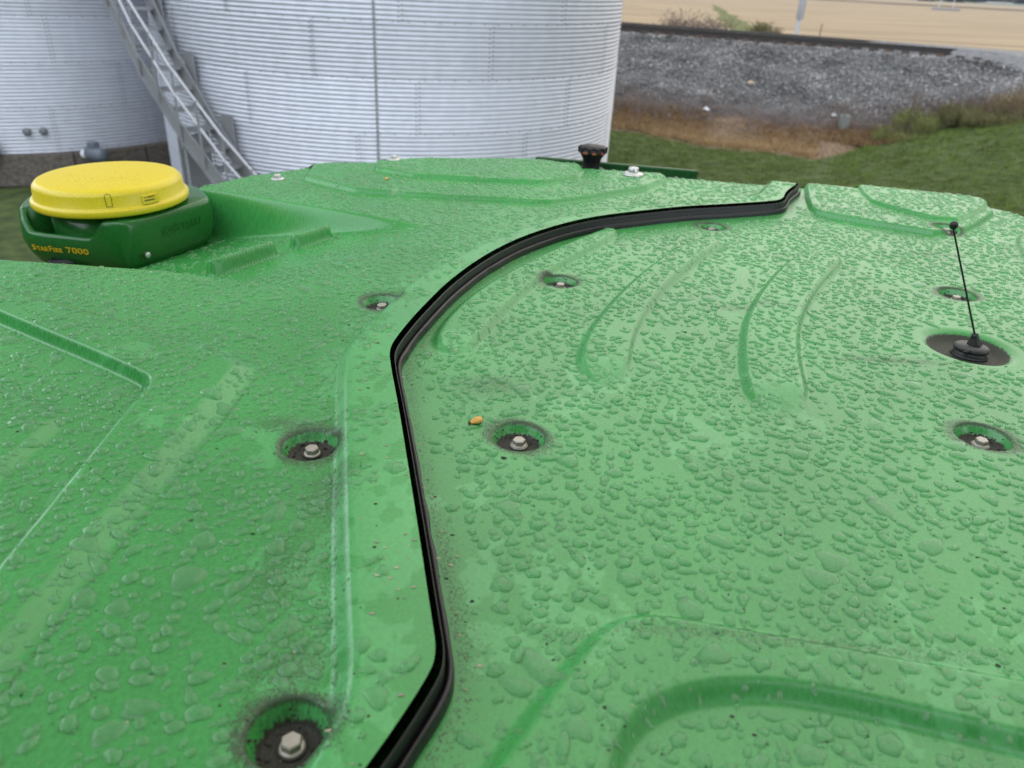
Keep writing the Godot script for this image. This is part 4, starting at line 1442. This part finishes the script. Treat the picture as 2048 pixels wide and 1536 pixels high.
func railway() -> void:
	var tr := thing("railway_track", "dark steel rails on wooden sleepers along the top of the stone bank", "railway track", T0)
	var rail_prof := [[-0.07, 0.0], [-0.07, 0.012], [-0.012, 0.03], [-0.012, 0.125], [-0.036, 0.138], [-0.036, 0.168], [-0.03, 0.175], [0.03, 0.175], [0.036, 0.168], [0.036, 0.138], [0.012, 0.125], [0.012, 0.03], [0.07, 0.012], [0.07, 0.0]]
	for s in [0.0, -1.5]:
		var st := st_new()
		st.set_smooth_group(-1)
		for i in rail_prof.size() - 1:
			var f := func(q: Array, t: float) -> Vector3: return TU * t + TN * (s + q[0]) + Vector3.UP * (2.545 + q[1])
			quad(st, f.call(rail_prof[i], -45.0), f.call(rail_prof[i + 1], -45.0), f.call(rail_prof[i + 1], 60.0), f.call(rail_prof[i], 60.0))
		obj("rail", done(st), M.rail, tr)
		obj("rail_head", box_mesh(Vector3(105.0, 0.006, 0.05), 0.002), M.rail_top, tr, Transform3D(Basis(TU, Vector3.UP, TN), TU * 7.5 + TN * s + Vector3.UP * 2.722))
	var tie := box_mesh(Vector3(0.23, 0.17, 2.6), 0.012)
	var yaw := atan2(TU.x, TU.z) - PI / 2
	rng.seed = 55
	for k in range(-6, 27):
		obj("sleeper", tie, M.tie if k % 3 else M.tie2, tr, Transform3D(Basis(Vector3.UP, yaw + rng.randf_range(-0.02, 0.02)), TU * (k * 0.53 + rng.randf_range(-0.04, 0.04)) + TN * (-0.75 + rng.randf_range(-0.05, 0.05)) + Vector3.UP * 2.455))
	# crossing road
	var c := T0 + TU * 16.1
	var st := st_new()
	st.set_smooth_group(-1)
	var rd := (TN * 0.42 + TU * 0.9).normalized()
	var rs := TU
	var deck := func(t0: float, t1: float, y0: float, y1: float) -> void:
		var w := 4.6
		var a := c + rd * t0 - rs * w + Vector3.UP * y0
		var b := c + rd * t0 + rs * w + Vector3.UP * y0
		var d := c + rd * t1 - rs * w + Vector3.UP * y1
		var e := c + rd * t1 + rs * w + Vector3.UP * y1
		quad(st, d, a, b, e)
		quad(st, d - Vector3.UP * 0.0 - rs * 0.4 - Vector3.UP * 0.4, a - rs * 0.4 - Vector3.UP * 0.4, a, d)
		quad(st, e, b, b + rs * 0.4 - Vector3.UP * 0.4, e + rs * 0.4 - Vector3.UP * 0.4)
	deck.call(-2.6, 1.1, 2.735, 2.735)
	deck.call(1.1, 9.0, 2.735, 2.1)
	deck.call(9.0, 30.0, 2.1, 0.6)
	deck.call(-22.0, -2.6, 0.15, 2.735)
	struct("crossing_road", done(st), M.asphalt)
	# stones of the ballast
	rng.seed = 66
	var spots := []
	var tints := FastNoiseLite.new()
	tints.seed = 4
	tints.frequency = 0.5
	for k in 26000:
		var t := rng.randf_range(-3.0, 18.0)
		var d := rng.randf_range(0.15, 4.4)
		if d > 3.9 and rng.randf() < 0.6:
			continue
		var p := T0 + TU * t + TN * d
		p.y = bank(d, t) + rng.randf_range(0.0, 0.06)
		var s := rng.randf_range(0.024, 0.062)
		var g := 0.10 + 0.18 * rng.randf() + 0.16 * tints.get_noise_2d(t, d * 2.0)
		if rng.randf() < 0.08:
			g += 0.2
		var b := Basis.from_euler(Vector3(rng.randf() * TAU, rng.randf() * TAU, rng.randf() * TAU)).scaled(Vector3(s, s * 0.75, s * 1.1))
		spots.append([Transform3D(b, p), Color(g * 1.03, g, g * 0.97)])
	scatter("ballast_stones", "grey crushed stones covering the slope of the railway bank", "ballast", rock(1), M.tinted, spots)
	tag(obj("loose_rock", rock(3), M.tan_rock, null, Transform3D(Basis.from_scale(Vector3(0.16, 0.12, 0.15)), T0 + TU * 5.7 + TN * 2.75 + Vector3.UP * 1.36)), "tan rock lying alone among the grey ballast stones", "rock")

func plants() -> void:
	rng.seed = 91
	var bump := FastNoiseLite.new()
	bump.seed = 8
	bump.frequency = 0.25
	# short lawn blades where the lawn shows
	var spots := []
	for k in 42000:
		var x := rng.randf_range(0.5, 30.0)
		var z := rng.randf_range(-27.0, -9.0)
		if x > -z * 0.72 + 1.0:
			continue
		var d := (Vector3(x, 0, z) - T0).dot(TN)
		if d < lerpf(6.2, 4.6, smoothstep(8.5, 11.0, (Vector3(x, 0, z) - T0).dot(TU))):
			continue
		var g := rng.randf_range(0.7, 1.15) * (1.0 + 0.45 * bump.get_noise_2d(x * 3.0, z * 5.0))
		var s := rng.randf_range(0.7, 1.3)
		spots.append([Transform3D(Basis(Vector3.UP, rng.randf() * TAU).scaled(Vector3(s, s * 0.8, s)), Vector3(x, maxf(0.0, mound(d, (Vector3(x, 0, z) - T0).dot(TU))) - 0.04, z)), Color(0.098 * g, 0.150 * g, 0.016 * g)])
	scatter("lawn_grass", "short mown green grass between the machine and the railway bank", "grass", tuft(9, 0.09, 0.12, 0.7, 1, 0.006), M.tinted_leaf, spots)
	# bleached grass at the foot of the bank
	spots = []
	for k in 9000:
		var t := rng.randf_range(-5.0, 13.0)
		var d := rng.randf_range(4.7, 6.8) + bump.get_noise_1d(t) * 0.9
		if t > 8.5:
			d = rng.randf_range(4.2, 5.6)
		if t > 10.6:
			continue
		var p := T0 + TU * t + TN * d
		p.y = bank(d, t) - 0.02
		var g := rng.randf_range(0.6, 1.2)
		var s := rng.randf_range(0.6, 1.3)
		var w := smoothstep(5.2, 6.6, d)
		spots.append([Transform3D(Basis(Vector3.UP, rng.randf() * TAU).scaled(Vector3(s, s, s)), p), Color(lerpf(0.27, 0.42, w) * g, lerpf(0.165, 0.28, w) * g, lerpf(0.075, 0.135, w) * g)])
	scatter("dead_grass", "straw-brown dead grass along the foot of the railway bank", "dead grass", tuft(14, 0.18, 0.14, 0.75, 2, 0.006), M.tinted_leaf, spots)
	# grey dead weeds on the lower slope
	spots = []
	for k in 1700:
		var t := rng.randf_range(-4.0, 13.0)
		var d := rng.randfn(4.5, 0.5) - clampf((t - 7.0) * 0.22, 0.0, 1.6)
		var p := T0 + TU * t + TN * d
		p.y = bank(d, t) - 0.02
		var g := rng.randf_range(0.55, 1.2)
		var s := rng.randf_range(0.5, 1.1)
		spots.append([Transform3D(Basis(Vector3.UP, rng.randf() * TAU).scaled(Vector3(s, s, s)), p), Color(0.25 * g, 0.205 * g, 0.185 * g)])
	scatter("dead_weeds", "grey-brown dead weeds standing along the lower edge of the ballast", "weeds", tuft(16, 0.34, 0.20, 0.5, 3, 0.004, true), M.tinted_leaf, spots)
	# green weeds in front of the crossing
	var clumps := [["tall yellow-green weeds in front of the crossing road", 11.1, 4.1, 0.72, 0.0], ["brown seeding weeds at the right edge below the road", 13.4, 4.0, 0.75, 1.0], ["low bright green weeds at the right end of the dead grass", 10.5, 4.9, 0.36, 0.2], ["dark green weeds rising from the lawn at the right edge", 12.8, 4.9, 0.45, 0.35], ["mixed green and brown weeds between the road and the lawn", 12.2, 4.0, 0.65, 0.55]]
	for c in clumps:
		var o := thing("weed_clump", c[0], "weeds", T0 + TU * c[1] + TN * c[2] + Vector3.UP * (bank(c[2], c[1]) - 0.03), "weed clumps by the railway bank")
		var st := st_new()
		st.set_smooth_group(-1)
		var tf := tuft(60, c[3], 0.25, 0.35, int(c[1] * 10.0), 0.007, true)
		for k in 34:
			var a := rng.randf() * TAU
			var r := 0.85 * sqrt(rng.randf())
			var s := rng.randf_range(0.55, 1.1) * (1.15 - r * 0.5)
			var base := Vector3(cos(a) * r, 0, sin(a) * r)
			base.y = 0.0
			st.append_from(tf, 0, Transform3D(Basis(Vector3.UP, rng.randf() * TAU).scaled(Vector3.ONE * s), base))
		obj("foliage", st.commit(), M.weed_green if c[4] < 0.3 else (M.weed_mix if c[4] < 0.8 else M.weed_brown), o)
		for k in 22:
			var stem := st_new()
			var a := rng.randf() * TAU
			var base := Vector3(cos(a), 0, sin(a)) * rng.randf_range(0.1, 0.7)
			base.y = 0.0
			tube(stem, [base, base + Vector3(rng.randf_range(-0.1, 0.1), c[3] * rng.randf_range(0.9, 1.7), rng.randf_range(-0.1, 0.1))], 0.014, 0.006, 5)
			obj("stem", done(stem), M.weed_stem, o)
	# plants beyond the track
	var beyond := [["rounded olive-green bush beyond the track beside the pole", "bush", 10.9, -40.0, 3.05, 1.15, M.bush, 130], ["tall bare grey-brown weeds beyond the track, left of the others", "weeds", 6.9, -40.0, 3.1, 1.0, M.weed_grey, 30], ["dense dark dead weeds beyond the track at the end of the green strip", "weeds", 8.4, -40.0, 2.8, 0.7, M.weed_grey, 40]]
	for b in beyond:
		var o := thing("bush" if b[1] == "bush" else "dead_weed_clump", b[0], b[1], Vector3(b[2], 0.2, b[3]))
		var st := st_new()
		st.set_smooth_group(-1)
		var tf := tuft(40, 0.7 if b[1] == "bush" else b[4], 0.30, 0.6 if b[1] == "bush" else 0.25, int(b[2] * 7.0), 0.018 if b[1] == "bush" else 0.012, true)
		for k in int(b[7]):
			var a := rng.randf() * TAU
			var r: float = b[5] * sqrt(rng.randf())
			var top: float = b[4] * sqrt(maxf(0.05, 1.0 - pow(r / b[5], 2.0)))
			var h := (rng.randf() * maxf(0.0, top - 0.6)) if b[1] == "bush" else 0.0
			st.append_from(tf, 0, Transform3D(Basis(Vector3.UP, rng.randf() * TAU).scaled(Vector3.ONE * rng.randf_range(0.6, 1.0)), Vector3(cos(a) * r, h, sin(a) * r)))
		obj("foliage", st.commit(), b[6], o)
		for k in 10:
			var stem := st_new()
			var a := rng.randf() * TAU
			var q: Vector3 = Vector3(cos(a), 0, sin(a)) * b[5] * 0.35
			tube(stem, [q * 0.4, q + Vector3.UP * b[4] * 0.8], 0.03, 0.012, 6)
			obj("stem", done(stem), M.weed_stem, o)
	# the far wood
	spots = []
	for k in 900:
		var x := rng.randf_range(-250.0, 520.0)
		var z := -545.0 + x * 0.26 - rng.randf() * 60.0
		var s := rng.randf_range(3.5, 6.5)
		var g := rng.randf_range(0.7, 1.2)
		spots.append([Transform3D(Basis(Vector3.UP, rng.randf() * TAU).scaled(Vector3(s, s * rng.randf_range(1.0, 1.5), s)), Vector3(x, s * 0.5 + rng.randf() * 9.0, z)), Color(0.045 * g, 0.06 * g, 0.035 * g)])
	scatter("far_wood", "dark distant wood along the far edge of the stubble field", "wood", tuft(260, 1.5, 1.0, 0.5, 12, 0.32), M.tinted_leaf, spots)

func street_things() -> void:
	# the pale pole beyond the track
	var p := Vector3(12.05, 0.0, -38.6)
	var o := thing("utility_pole", "pale grey pole with a wider upper sleeve standing beyond the track", "pole", p)
	obj("pole_shaft", tube_mesh([Vector3(0, 0, 0), Vector3(0, 6.0, 0)], 0.09, 0.08, 14), M.pole, o)
	obj("sleeve", lathe_mesh([[0.085, 3.0], [0.16, 3.05], [0.165, 6.4], [0.0, 6.45]], 18), M.pole, o)
	obj("foot_stake", tube_mesh([Vector3(0.9, 0, 0.2), Vector3(1.0, 2.9, 0.2)], 0.03, 0.02, 8), M.weed_stem, o)
	# a light metal frame far out in the field
	var fp := Vector3(155.0, 0.0, -325.0)
	o = thing("field_tower", "thin pale two-legged metal tower far out in the stubble field", "tower", fp)
	for s in [-1.0, 1.0]:
		obj("leg", tube_mesh([Vector3(s * 2.9, 0, 0), Vector3(s * 1.7, 9.0, 0)], 0.22, 0.18, 8), M.pole, o)
	obj("base_beam", box_mesh(Vector3(10.5, 0.7, 0.5), 0.05), M.galv_dark, o, Transform3D(Basis.IDENTITY, Vector3(0.2, 0.5, 0)))
	obj("top_beam", box_mesh(Vector3(5.0, 0.5, 0.4), 0.05), M.pole, o, Transform3D(Basis.IDENTITY, Vector3(0, 9.0, 0)))
	# a stubby concrete post at the edge of the lawn
	o = thing("marker_post", "short grey concrete marker post between lawn and dead grass", "marker post", Vector3(9.55, 0.16, -24.35))
	obj("shaft", box_mesh(Vector3(0.30, 0.85, 0.22), 0.05), M.concrete_post, o, Transform3D(Basis(Vector3.UP, 0.3), Vector3(0, 0.36, 0)))
	# white litter
	for l in [["white crumpled litter among the dead grass left of the marker post", 4.75, 4.7, 0.15], ["small white scrap on the slope just above the marker post", 8.55, 4.0, 0.11]]:
		var st := st_new()
		st.set_smooth_group(-1)
		rng.seed = int(l[1] * 100)
		var pts := []
		for k in 6:
			pts.append(Vector3(cos(TAU * k / 6.0), rng.randf_range(-0.3, 0.4), sin(TAU * k / 6.0)) * rng.randf_range(0.6, 1.1) * l[3])
		var c := Vector3(0, l[3] * 0.7, 0)
		for k in 6:
			st.add_vertex(c); st.add_vertex(pts[k]); st.add_vertex(pts[(k + 1) % 6])
		tag(obj("litter", done(st), M.white_cap, null, Transform3D(Basis.IDENTITY, T0 + TU * l[1] + TN * l[2] + Vector3.UP * (bank(l[2], l[1]) + 0.14))), l[0], "litter", "white litter by the bank")

func specks() -> void:
	# crumbs of dirt and chaff lying on the roof
	rng.seed = 303
	var spots := []
	for k in 3200:
		var x := rng.randf_range(-0.8, 1.0)
		var z := -0.22 - 1.5 * pow(rng.randf(), 1.6)
		var row := clampi(roundi(rowz(z)), 2, NZ - 3)
		var col := clampi(roundi((x - XA) / DX), 2, NX - 3)
		var on_left := ML[row * NX + col] == 1
		if not on_left and MR[row * NX + col] == 0:
			continue
		var H := HL if on_left else HR
		var s := 0.0004 + 0.0010 * pow(rng.randf(), 3.0)
		if rng.randf() < 0.03:
			s *= 1.7
		var light := rng.randf() < 0.10
		var col_ := Color(0.45, 0.40, 0.32) if light else Color(0.03, 0.028, 0.024) * rng.randf_range(0.6, 2.0)
		spots.append([Transform3D(Basis.from_euler(Vector3(rng.randf() * 0.4, rng.randf() * TAU, 0)).scaled(Vector3(s * rng.randf_range(0.7, 1.7), s * 0.5, s)), Vector3(x, Y0 + height(H, x, z) + s * 0.25, z)), col_])
	# chaff on the band and the seal
	for k in 260:
		var i := rng.randi_range(10, seal_coarse.size() - 12)
		var p := seal_coarse[i] + Vector2(rng.randf_range(-0.045, 0.03), rng.randf_range(-0.01, 0.01))
		var row := clampi(roundi(rowz(p.y)), 2, NZ - 3)
		var col := clampi(roundi((p.x - XA) / DX), 2, NX - 3)
		var on_left := ML[row * NX + col] == 1
		var H := HL if on_left else HR
		var d := nearest_fast(p)
		var y := height(H, p.x, p.y)
		if not on_left and d < 0.015:
			y += 0.0105
			if d < 0.010:
				continue
		var s := rng.randf_range(0.0006, 0.0014)
		spots.append([Transform3D(Basis(Vector3.UP, rng.randf() * TAU).scaled(Vector3(s * rng.randf_range(1.0, 2.5), s * 0.4, s)), Vector3(p.x, Y0 + y + s * 0.3, p.y)), Color(0.5, 0.44, 0.34) * rng.randf_range(0.5, 1.1)])
	# crumbs in the recesses
	for c in cups:
		for k in 40:
			var a := rng.randf() * TAU
			var r: float = c[2] * rng.randf_range(0.45, 0.95)
			var H := HL if c[3] == "L" else HR
			var x: float = c[0] + cos(a) * r
			var z: float = c[1] + sin(a) * r
			if c[3] == "R" or ML[clampi(roundi(rowz(z)), 2, NZ - 3) * NX + clampi(roundi((x - XA) / DX), 2, NX - 3)] == 1:
				var s := rng.randf_range(0.0006, 0.0019)
				spots.append([Transform3D(Basis.from_euler(Vector3(rng.randf() * TAU, rng.randf() * TAU, 0)).scaled(Vector3(s * 1.3, s * 0.7, s)), Vector3(x, Y0 + height(H, x, z) + s * 0.3, z)), Color(0.025, 0.02, 0.017) * rng.randf_range(0.5, 2.5)])
	scatter("dirt_specks", "dark crumbs and pale chaff scattered over the green roof", "dirt", rock(9), M.tinted, spots)

func unseen_trees() -> void:
	# an unseen row of trees, added to darken the left-facing roof slopes
	var r := RandomNumberGenerator.new()
	r.seed = 12
	var crown := st_new()
	crown.set_smooth_group(-1)
	var tf := tuft(150, 1.6, 1.0, 0.8, 21, 0.12)
	for k in 46:
		var a := r.randf() * TAU
		var h := r.randf_range(2.0, 11.5)
		var w := 3.3 * sqrt(maxf(0.05, sin(PI * (h - 1.2) / 11.5))) * sqrt(r.randf())
		crown.append_from(tf, 0, Transform3D(Basis.from_euler(Vector3(r.randf_range(-0.5, 0.5), r.randf() * TAU, r.randf_range(-0.5, 0.5))).scaled(Vector3.ONE * r.randf_range(0.8, 1.4)), Vector3(cos(a) * w, h, sin(a) * w)))
	var cm := crown.commit()
	var trunk := st_new()
	tube(trunk, [Vector3(0, -0.1, 0), Vector3(0.1, 3.0, 0.0), Vector3(-0.1, 7.0, 0.1), Vector3(0, 11.0, 0)], 0.26, 0.06, 10)
	for k in 7:
		var a := TAU * k / 7.0 * 2.4
		var h := 2.2 + k * 1.1
		tube(trunk, [Vector3(0, h, 0), Vector3(cos(a) * 1.2, h + 0.9, sin(a) * 1.2), Vector3(cos(a) * 2.2, h + 2.2, sin(a) * 2.2)], 0.10, 0.03, 6)
	var tm := done(trunk)
	for k in 9:
		var at := Vector3(-27.0 + r.randf_range(-1.5, 1.5), 0, -9.0 + k * 5.2 + r.randf_range(-0.8, 0.8))
		var o := thing("added_tree", "dark broadleaf tree added out of view to darken roof reflections, %s from the near end of the row at the left" % ["first", "second", "third", "fourth", "fifth", "sixth", "seventh", "eighth", "ninth"][8 - k], "tree", at, "trees added out of view at the left")
		o.rotation.y = r.randf() * TAU
		o.scale = Vector3.ONE * r.randf_range(0.9, 1.2)
		obj("trunk", tm, M.bark, o)
		obj("crown", cm, M.leaf, o)

# ---------------------------------------------------------------- materials
func materials() -> void:
	var w := mat(lin(0.5, 0.9, 0.55), 0.03)
	w.albedo_color.a = 0.15
	w.metallic_specular = 0.7
	w.refraction_enabled = true
	w.refraction_scale = 0.027
	M.water = w
	w = w.duplicate()
	w.albedo_color = Color(1, 1, 1, 0)
	w.refraction_scale = 0.015
	M.water_dome = w
	M.rubber = grainy(lin(0.006, 0.006, 0.007), lin(0.013, 0.013, 0.014), 0.45, 30.0, 41)
	M.rubber_bead = grainy(lin(0.006, 0.006, 0.007), lin(0.015, 0.0145, 0.015), 0.42, 25.0, 42)
	M.black_plastic = grainy(lin(0.008, 0.008, 0.009), lin(0.014, 0.014, 0.014), 0.5, 20.0, 43)
	M.black_worn = grainy(lin(0.03, 0.03, 0.03), lin(0.085, 0.08, 0.075), 0.45, 60.0, 44)
	M.steel_dull = grainy(lin(0.16, 0.15, 0.13), lin(0.45, 0.43, 0.40), 0.5, 60.0, 45, 0.5)
	M.dirty = grainy(lin(0.02, 0.017, 0.014), lin(0.06, 0.05, 0.04), 0.7, 60.0, 53)
	M.bolt = grainy(lin(0.20, 0.17, 0.12), lin(0.75, 0.73, 0.67), 0.4, 160.0, 46, 0.45, 0.03)
	M.steel = grainy(lin(0.55, 0.55, 0.54), lin(0.72, 0.72, 0.70), 0.3, 60.0, 47, 0.7)
	M.amber = mat(lin(0.35, 0.10, 0.05), 0.35)
	M.corn = grainy(lin(0.62, 0.29, 0.035), lin(0.82, 0.52, 0.16), 0.3, 220.0, 48)
	M.corn_tip = mat(lin(0.10, 0.05, 0.02), 0.7)
	M.green_gloss = grainy(lin(0.016, 0.125, 0.022), lin(0.021, 0.150, 0.028), 0.22, 12.0, 49)
	M.green_dark = grainy(lin(0.012, 0.07, 0.016), lin(0.02, 0.10, 0.025), 0.35, 12.0, 50)
	M.yellow = grainy(lin(0.74, 0.57, 0.016), lin(0.82, 0.66, 0.03), 0.36, 20.0, 51)
	M.letter_yellow = mat(lin(0.72, 0.50, 0.02), 0.4)
	M.dark_line = mat(lin(0.05, 0.035, 0.01), 0.7)
	for k in 3:
		var g := 0.55 + 0.025 * k
		M["sheet%d" % k] = grainy(lin(g * 0.93, g * 0.96, g * 1.06), lin(g * 1.04, g * 1.07, g * 1.17), 0.45, 0.8, 60 + k, 0.5, 0.01)
	M.bolt_dark = mat(lin(0.28, 0.29, 0.30), 0.6, 0.3)
	M.galv = grainy(lin(0.21, 0.215, 0.225), lin(0.31, 0.315, 0.33), 0.5, 3.0, 63, 0.4)
	M.galv_light = grainy(lin(0.45, 0.45, 0.48), lin(0.58, 0.58, 0.61), 0.45, 3.0, 64, 0.3)
	M.galv_dark = grainy(lin(0.13, 0.14, 0.15), lin(0.22, 0.23, 0.24), 0.55, 3.0, 65, 0.3)
	M.concrete = grainy(lin(0.22, 0.21, 0.20), lin(0.32, 0.31, 0.29), 0.9, 1.2, 66)
	M.bark = grainy(lin(0.06, 0.045, 0.035), lin(0.13, 0.10, 0.08), 0.95, 2.0, 55)
	M.leaf = mat(lin(0.045, 0.075, 0.022), 0.7)
	M.concrete_post = grainy(lin(0.13, 0.135, 0.12), lin(0.20, 0.205, 0.185), 0.9, 4.0, 54)
	M.concrete_dark = grainy(lin(0.075, 0.062, 0.050), lin(0.15, 0.13, 0.11), 0.9, 0.9, 67)
	M.concrete_dark2 = grainy(lin(0.065, 0.054, 0.043), lin(0.13, 0.113, 0.095), 0.9, 0.8, 68)
	M.concrete_joint = mat(lin(0.03, 0.027, 0.023), 0.95)
	M.dark_steel = grainy(lin(0.02, 0.02, 0.022), lin(0.05, 0.05, 0.055), 0.5, 4.0, 69)
	M.motor_blue = grainy(lin(0.10, 0.12, 0.15), lin(0.16, 0.18, 0.21), 0.45, 4.0, 70)
	M.white_cap = mat(lin(0.72, 0.73, 0.76), 0.5)
	M.lawn = grainy(lin(0.040, 0.066, 0.012), lin(0.088, 0.125, 0.028), 0.95, 0.16, 71, 0.0, 0.03)
	M.lawn_far = grainy(lin(0.10, 0.115, 0.02), lin(0.135, 0.15, 0.03), 0.95, 0.1, 72)
	M.bank_soil = grainy(lin(0.12, 0.08, 0.05), lin(0.26, 0.18, 0.11), 0.95, 0.35, 73, 0.0, 0.04)
	M.ballast = grainy(lin(0.06, 0.06, 0.062), lin(0.20, 0.20, 0.20), 0.95, 0.7, 74, 0.0, 0.06)
	M.rail = grainy(lin(0.018, 0.016, 0.015), lin(0.05, 0.04, 0.035), 0.55, 2.0, 75, 0.2)
	M.rail_top = grainy(lin(0.16, 0.15, 0.145), lin(0.26, 0.25, 0.24), 0.35, 2.0, 52, 0.5)
	M.tie = grainy(lin(0.025, 0.02, 0.017), lin(0.075, 0.055, 0.045), 0.9, 1.5, 76)
	M.tie2 = grainy(lin(0.05, 0.03, 0.022), lin(0.13, 0.075, 0.055), 0.9, 1.5, 77)
	M.asphalt = grainy(lin(0.17, 0.165, 0.165), lin(0.27, 0.265, 0.26), 0.9, 0.5, 78)
	M.tan_rock = mat(lin(0.45, 0.33, 0.22), 0.9)
	M.pole = grainy(lin(0.32, 0.34, 0.35), lin(0.46, 0.48, 0.49), 0.6, 1.0, 79)
	M.weed_green = mat(lin(0.15, 0.17, 0.045), 0.8)
	M.weed_mix = mat(lin(0.13, 0.125, 0.045), 0.8)
	M.weed_brown = mat(lin(0.20, 0.15, 0.085), 0.85)
	M.weed_grey = mat(lin(0.17, 0.125, 0.095), 0.9)
	M.weed_stem = mat(lin(0.11, 0.075, 0.05), 0.9)
	M.bush = mat(lin(0.125, 0.115, 0.045), 0.85)
	for k in ["weed_green", "weed_mix", "weed_brown", "bush"]:
		M[k].backlight_enabled = true
		M[k].backlight = Color(0.25, 0.25, 0.15)
	var t := mat(Color.WHITE, 0.9)
	t.vertex_color_use_as_albedo = true
	M.tinted = t
	t = mat(Color.WHITE, 0.85)
	t.vertex_color_use_as_albedo = true
	M.tinted_leaf = t
	# stubble: pale rows with tan ones between, drifting with noise
	var S := 1024
	var n := FastNoiseLite.new()
	n.seed = 80
	n.frequency = 0.006
	n.fractal_octaves = 4
	var im := Image.create(S, S, false, Image.FORMAT_RGB8)
	for y in S:
		for x in S:
			var v := n.get_noise_2d(x * 0.5, y * 3.0)
			var row := sin(y * TAU / 64.0 + n.get_noise_2d(x * 0.3, 7.0) * 3.0)
			var k := clampf(0.5 + 0.28 * row + 0.5 * v, 0.0, 1.0)
			im.set_pixel(x, y, lin(lerpf(0.22, 0.47, k), lerpf(0.155, 0.35, k), lerpf(0.09, 0.21, k)))
	var sm := mat(Color.WHITE, 0.95)
	sm.albedo_texture = ImageTexture.create_from_image(im)
	sm.uv1_triplanar = true
	sm.uv1_world_triplanar = true
	sm.uv1_scale = Vector3.ONE / 130.0
	M.stubble = sm

# ---------------------------------------------------------------- scene
func _ready() -> void:
	var t0 := Time.get_ticks_msec()
	var cam := Camera3D.new()
	cam.name = "camera"
	add_child(cam)
	cam.position = Vector3(0, EYE, 0)
	cam.basis = Basis(Vector3.RIGHT, deg_to_rad(-27.9)) * Basis(Vector3.BACK, deg_to_rad(3.0))
	var lens := CameraAttributesPhysical.new()
	lens.frustum_focal_length = 24.06
	lens.frustum_near = 0.05
	lens.frustum_far = 4000.0
	lens.frustum_focus_distance = 0.85
	lens.exposure_aperture = 7.0
	cam.attributes = lens
	cam.fov = 53.0
	cam.near = 0.05
	cam.far = 4000.0
	cam.current = true
	var sky_m := ProceduralSkyMaterial.new()
	sky_m.sky_top_color = Color(0.93, 0.96, 1.0)
	sky_m.sky_horizon_color = Color(0.90, 0.93, 0.975)
	sky_m.sky_curve = 0.25
	sky_m.ground_bottom_color = Color(0.25, 0.26, 0.22)
	sky_m.ground_horizon_color = Color(0.45, 0.46, 0.45)
	sky_m.sky_energy_multiplier = 1.0
	var sky := Sky.new()
	sky.sky_material = sky_m
	var env := Environment.new()
	env.background_mode = Environment.BG_SKY
	env.sky = sky
	env.tonemap_mode = Environment.TONE_MAPPER_LINEAR
	env.tonemap_exposure = 2.85
	env.sdfgi_enabled = true
	env.ssao_enabled = true
	env.ssil_enabled = true
	env.fog_enabled = true
	env.fog_density = 0.0002
	env.fog_light_color = Color(0.80, 0.85, 0.90)
	var we := WorldEnvironment.new()
	we.name = "world_environment"
	we.environment = env
	add_child(we)
	var sun := DirectionalLight3D.new()
	sun.name = "sun"
	sun.light_energy = 0.16
	sun.light_angular_distance = 70.0
	sun.light_color = Color(1.0, 0.98, 0.95)
	sun.shadow_enabled = true
	sun.basis = Basis.looking_at(Vector3(-0.42, -0.62, 0.66))
	add_child(sun)
	materials()
	land()
	bins()
	staircase()
	railway()
	build_fields()
	print("fields ", Time.get_ticks_msec() - t0)
	machine_roof()
	print("roof ", Time.get_ticks_msec() - t0)
	receiver()
	beacon()
	antenna()
	kernel(HR, -0.034, -0.667, 1.25, 0.5, "yellow corn kernel with a dark tip lying beside a bolt recess in the foreground")
	kernel(HL, -0.278, -1.578, 0.95, 1.2, "yellow corn kernel on the far left part of the roof, below a ridge")
	kernel(HL, -0.281, -1.735, 1.0, 2.2, "pale yellow corn kernel at the far roof edge against the bin")
	kernel(HR, 0.815, -1.481, 0.9, 0.2, "yellow corn kernel lying in a bolt recess behind the antenna")
	water_drops()
	dome_drops()
	specks()
	plants()
	unseen_trees()
	street_things()
	print("all ", Time.get_ticks_msec() - t0)
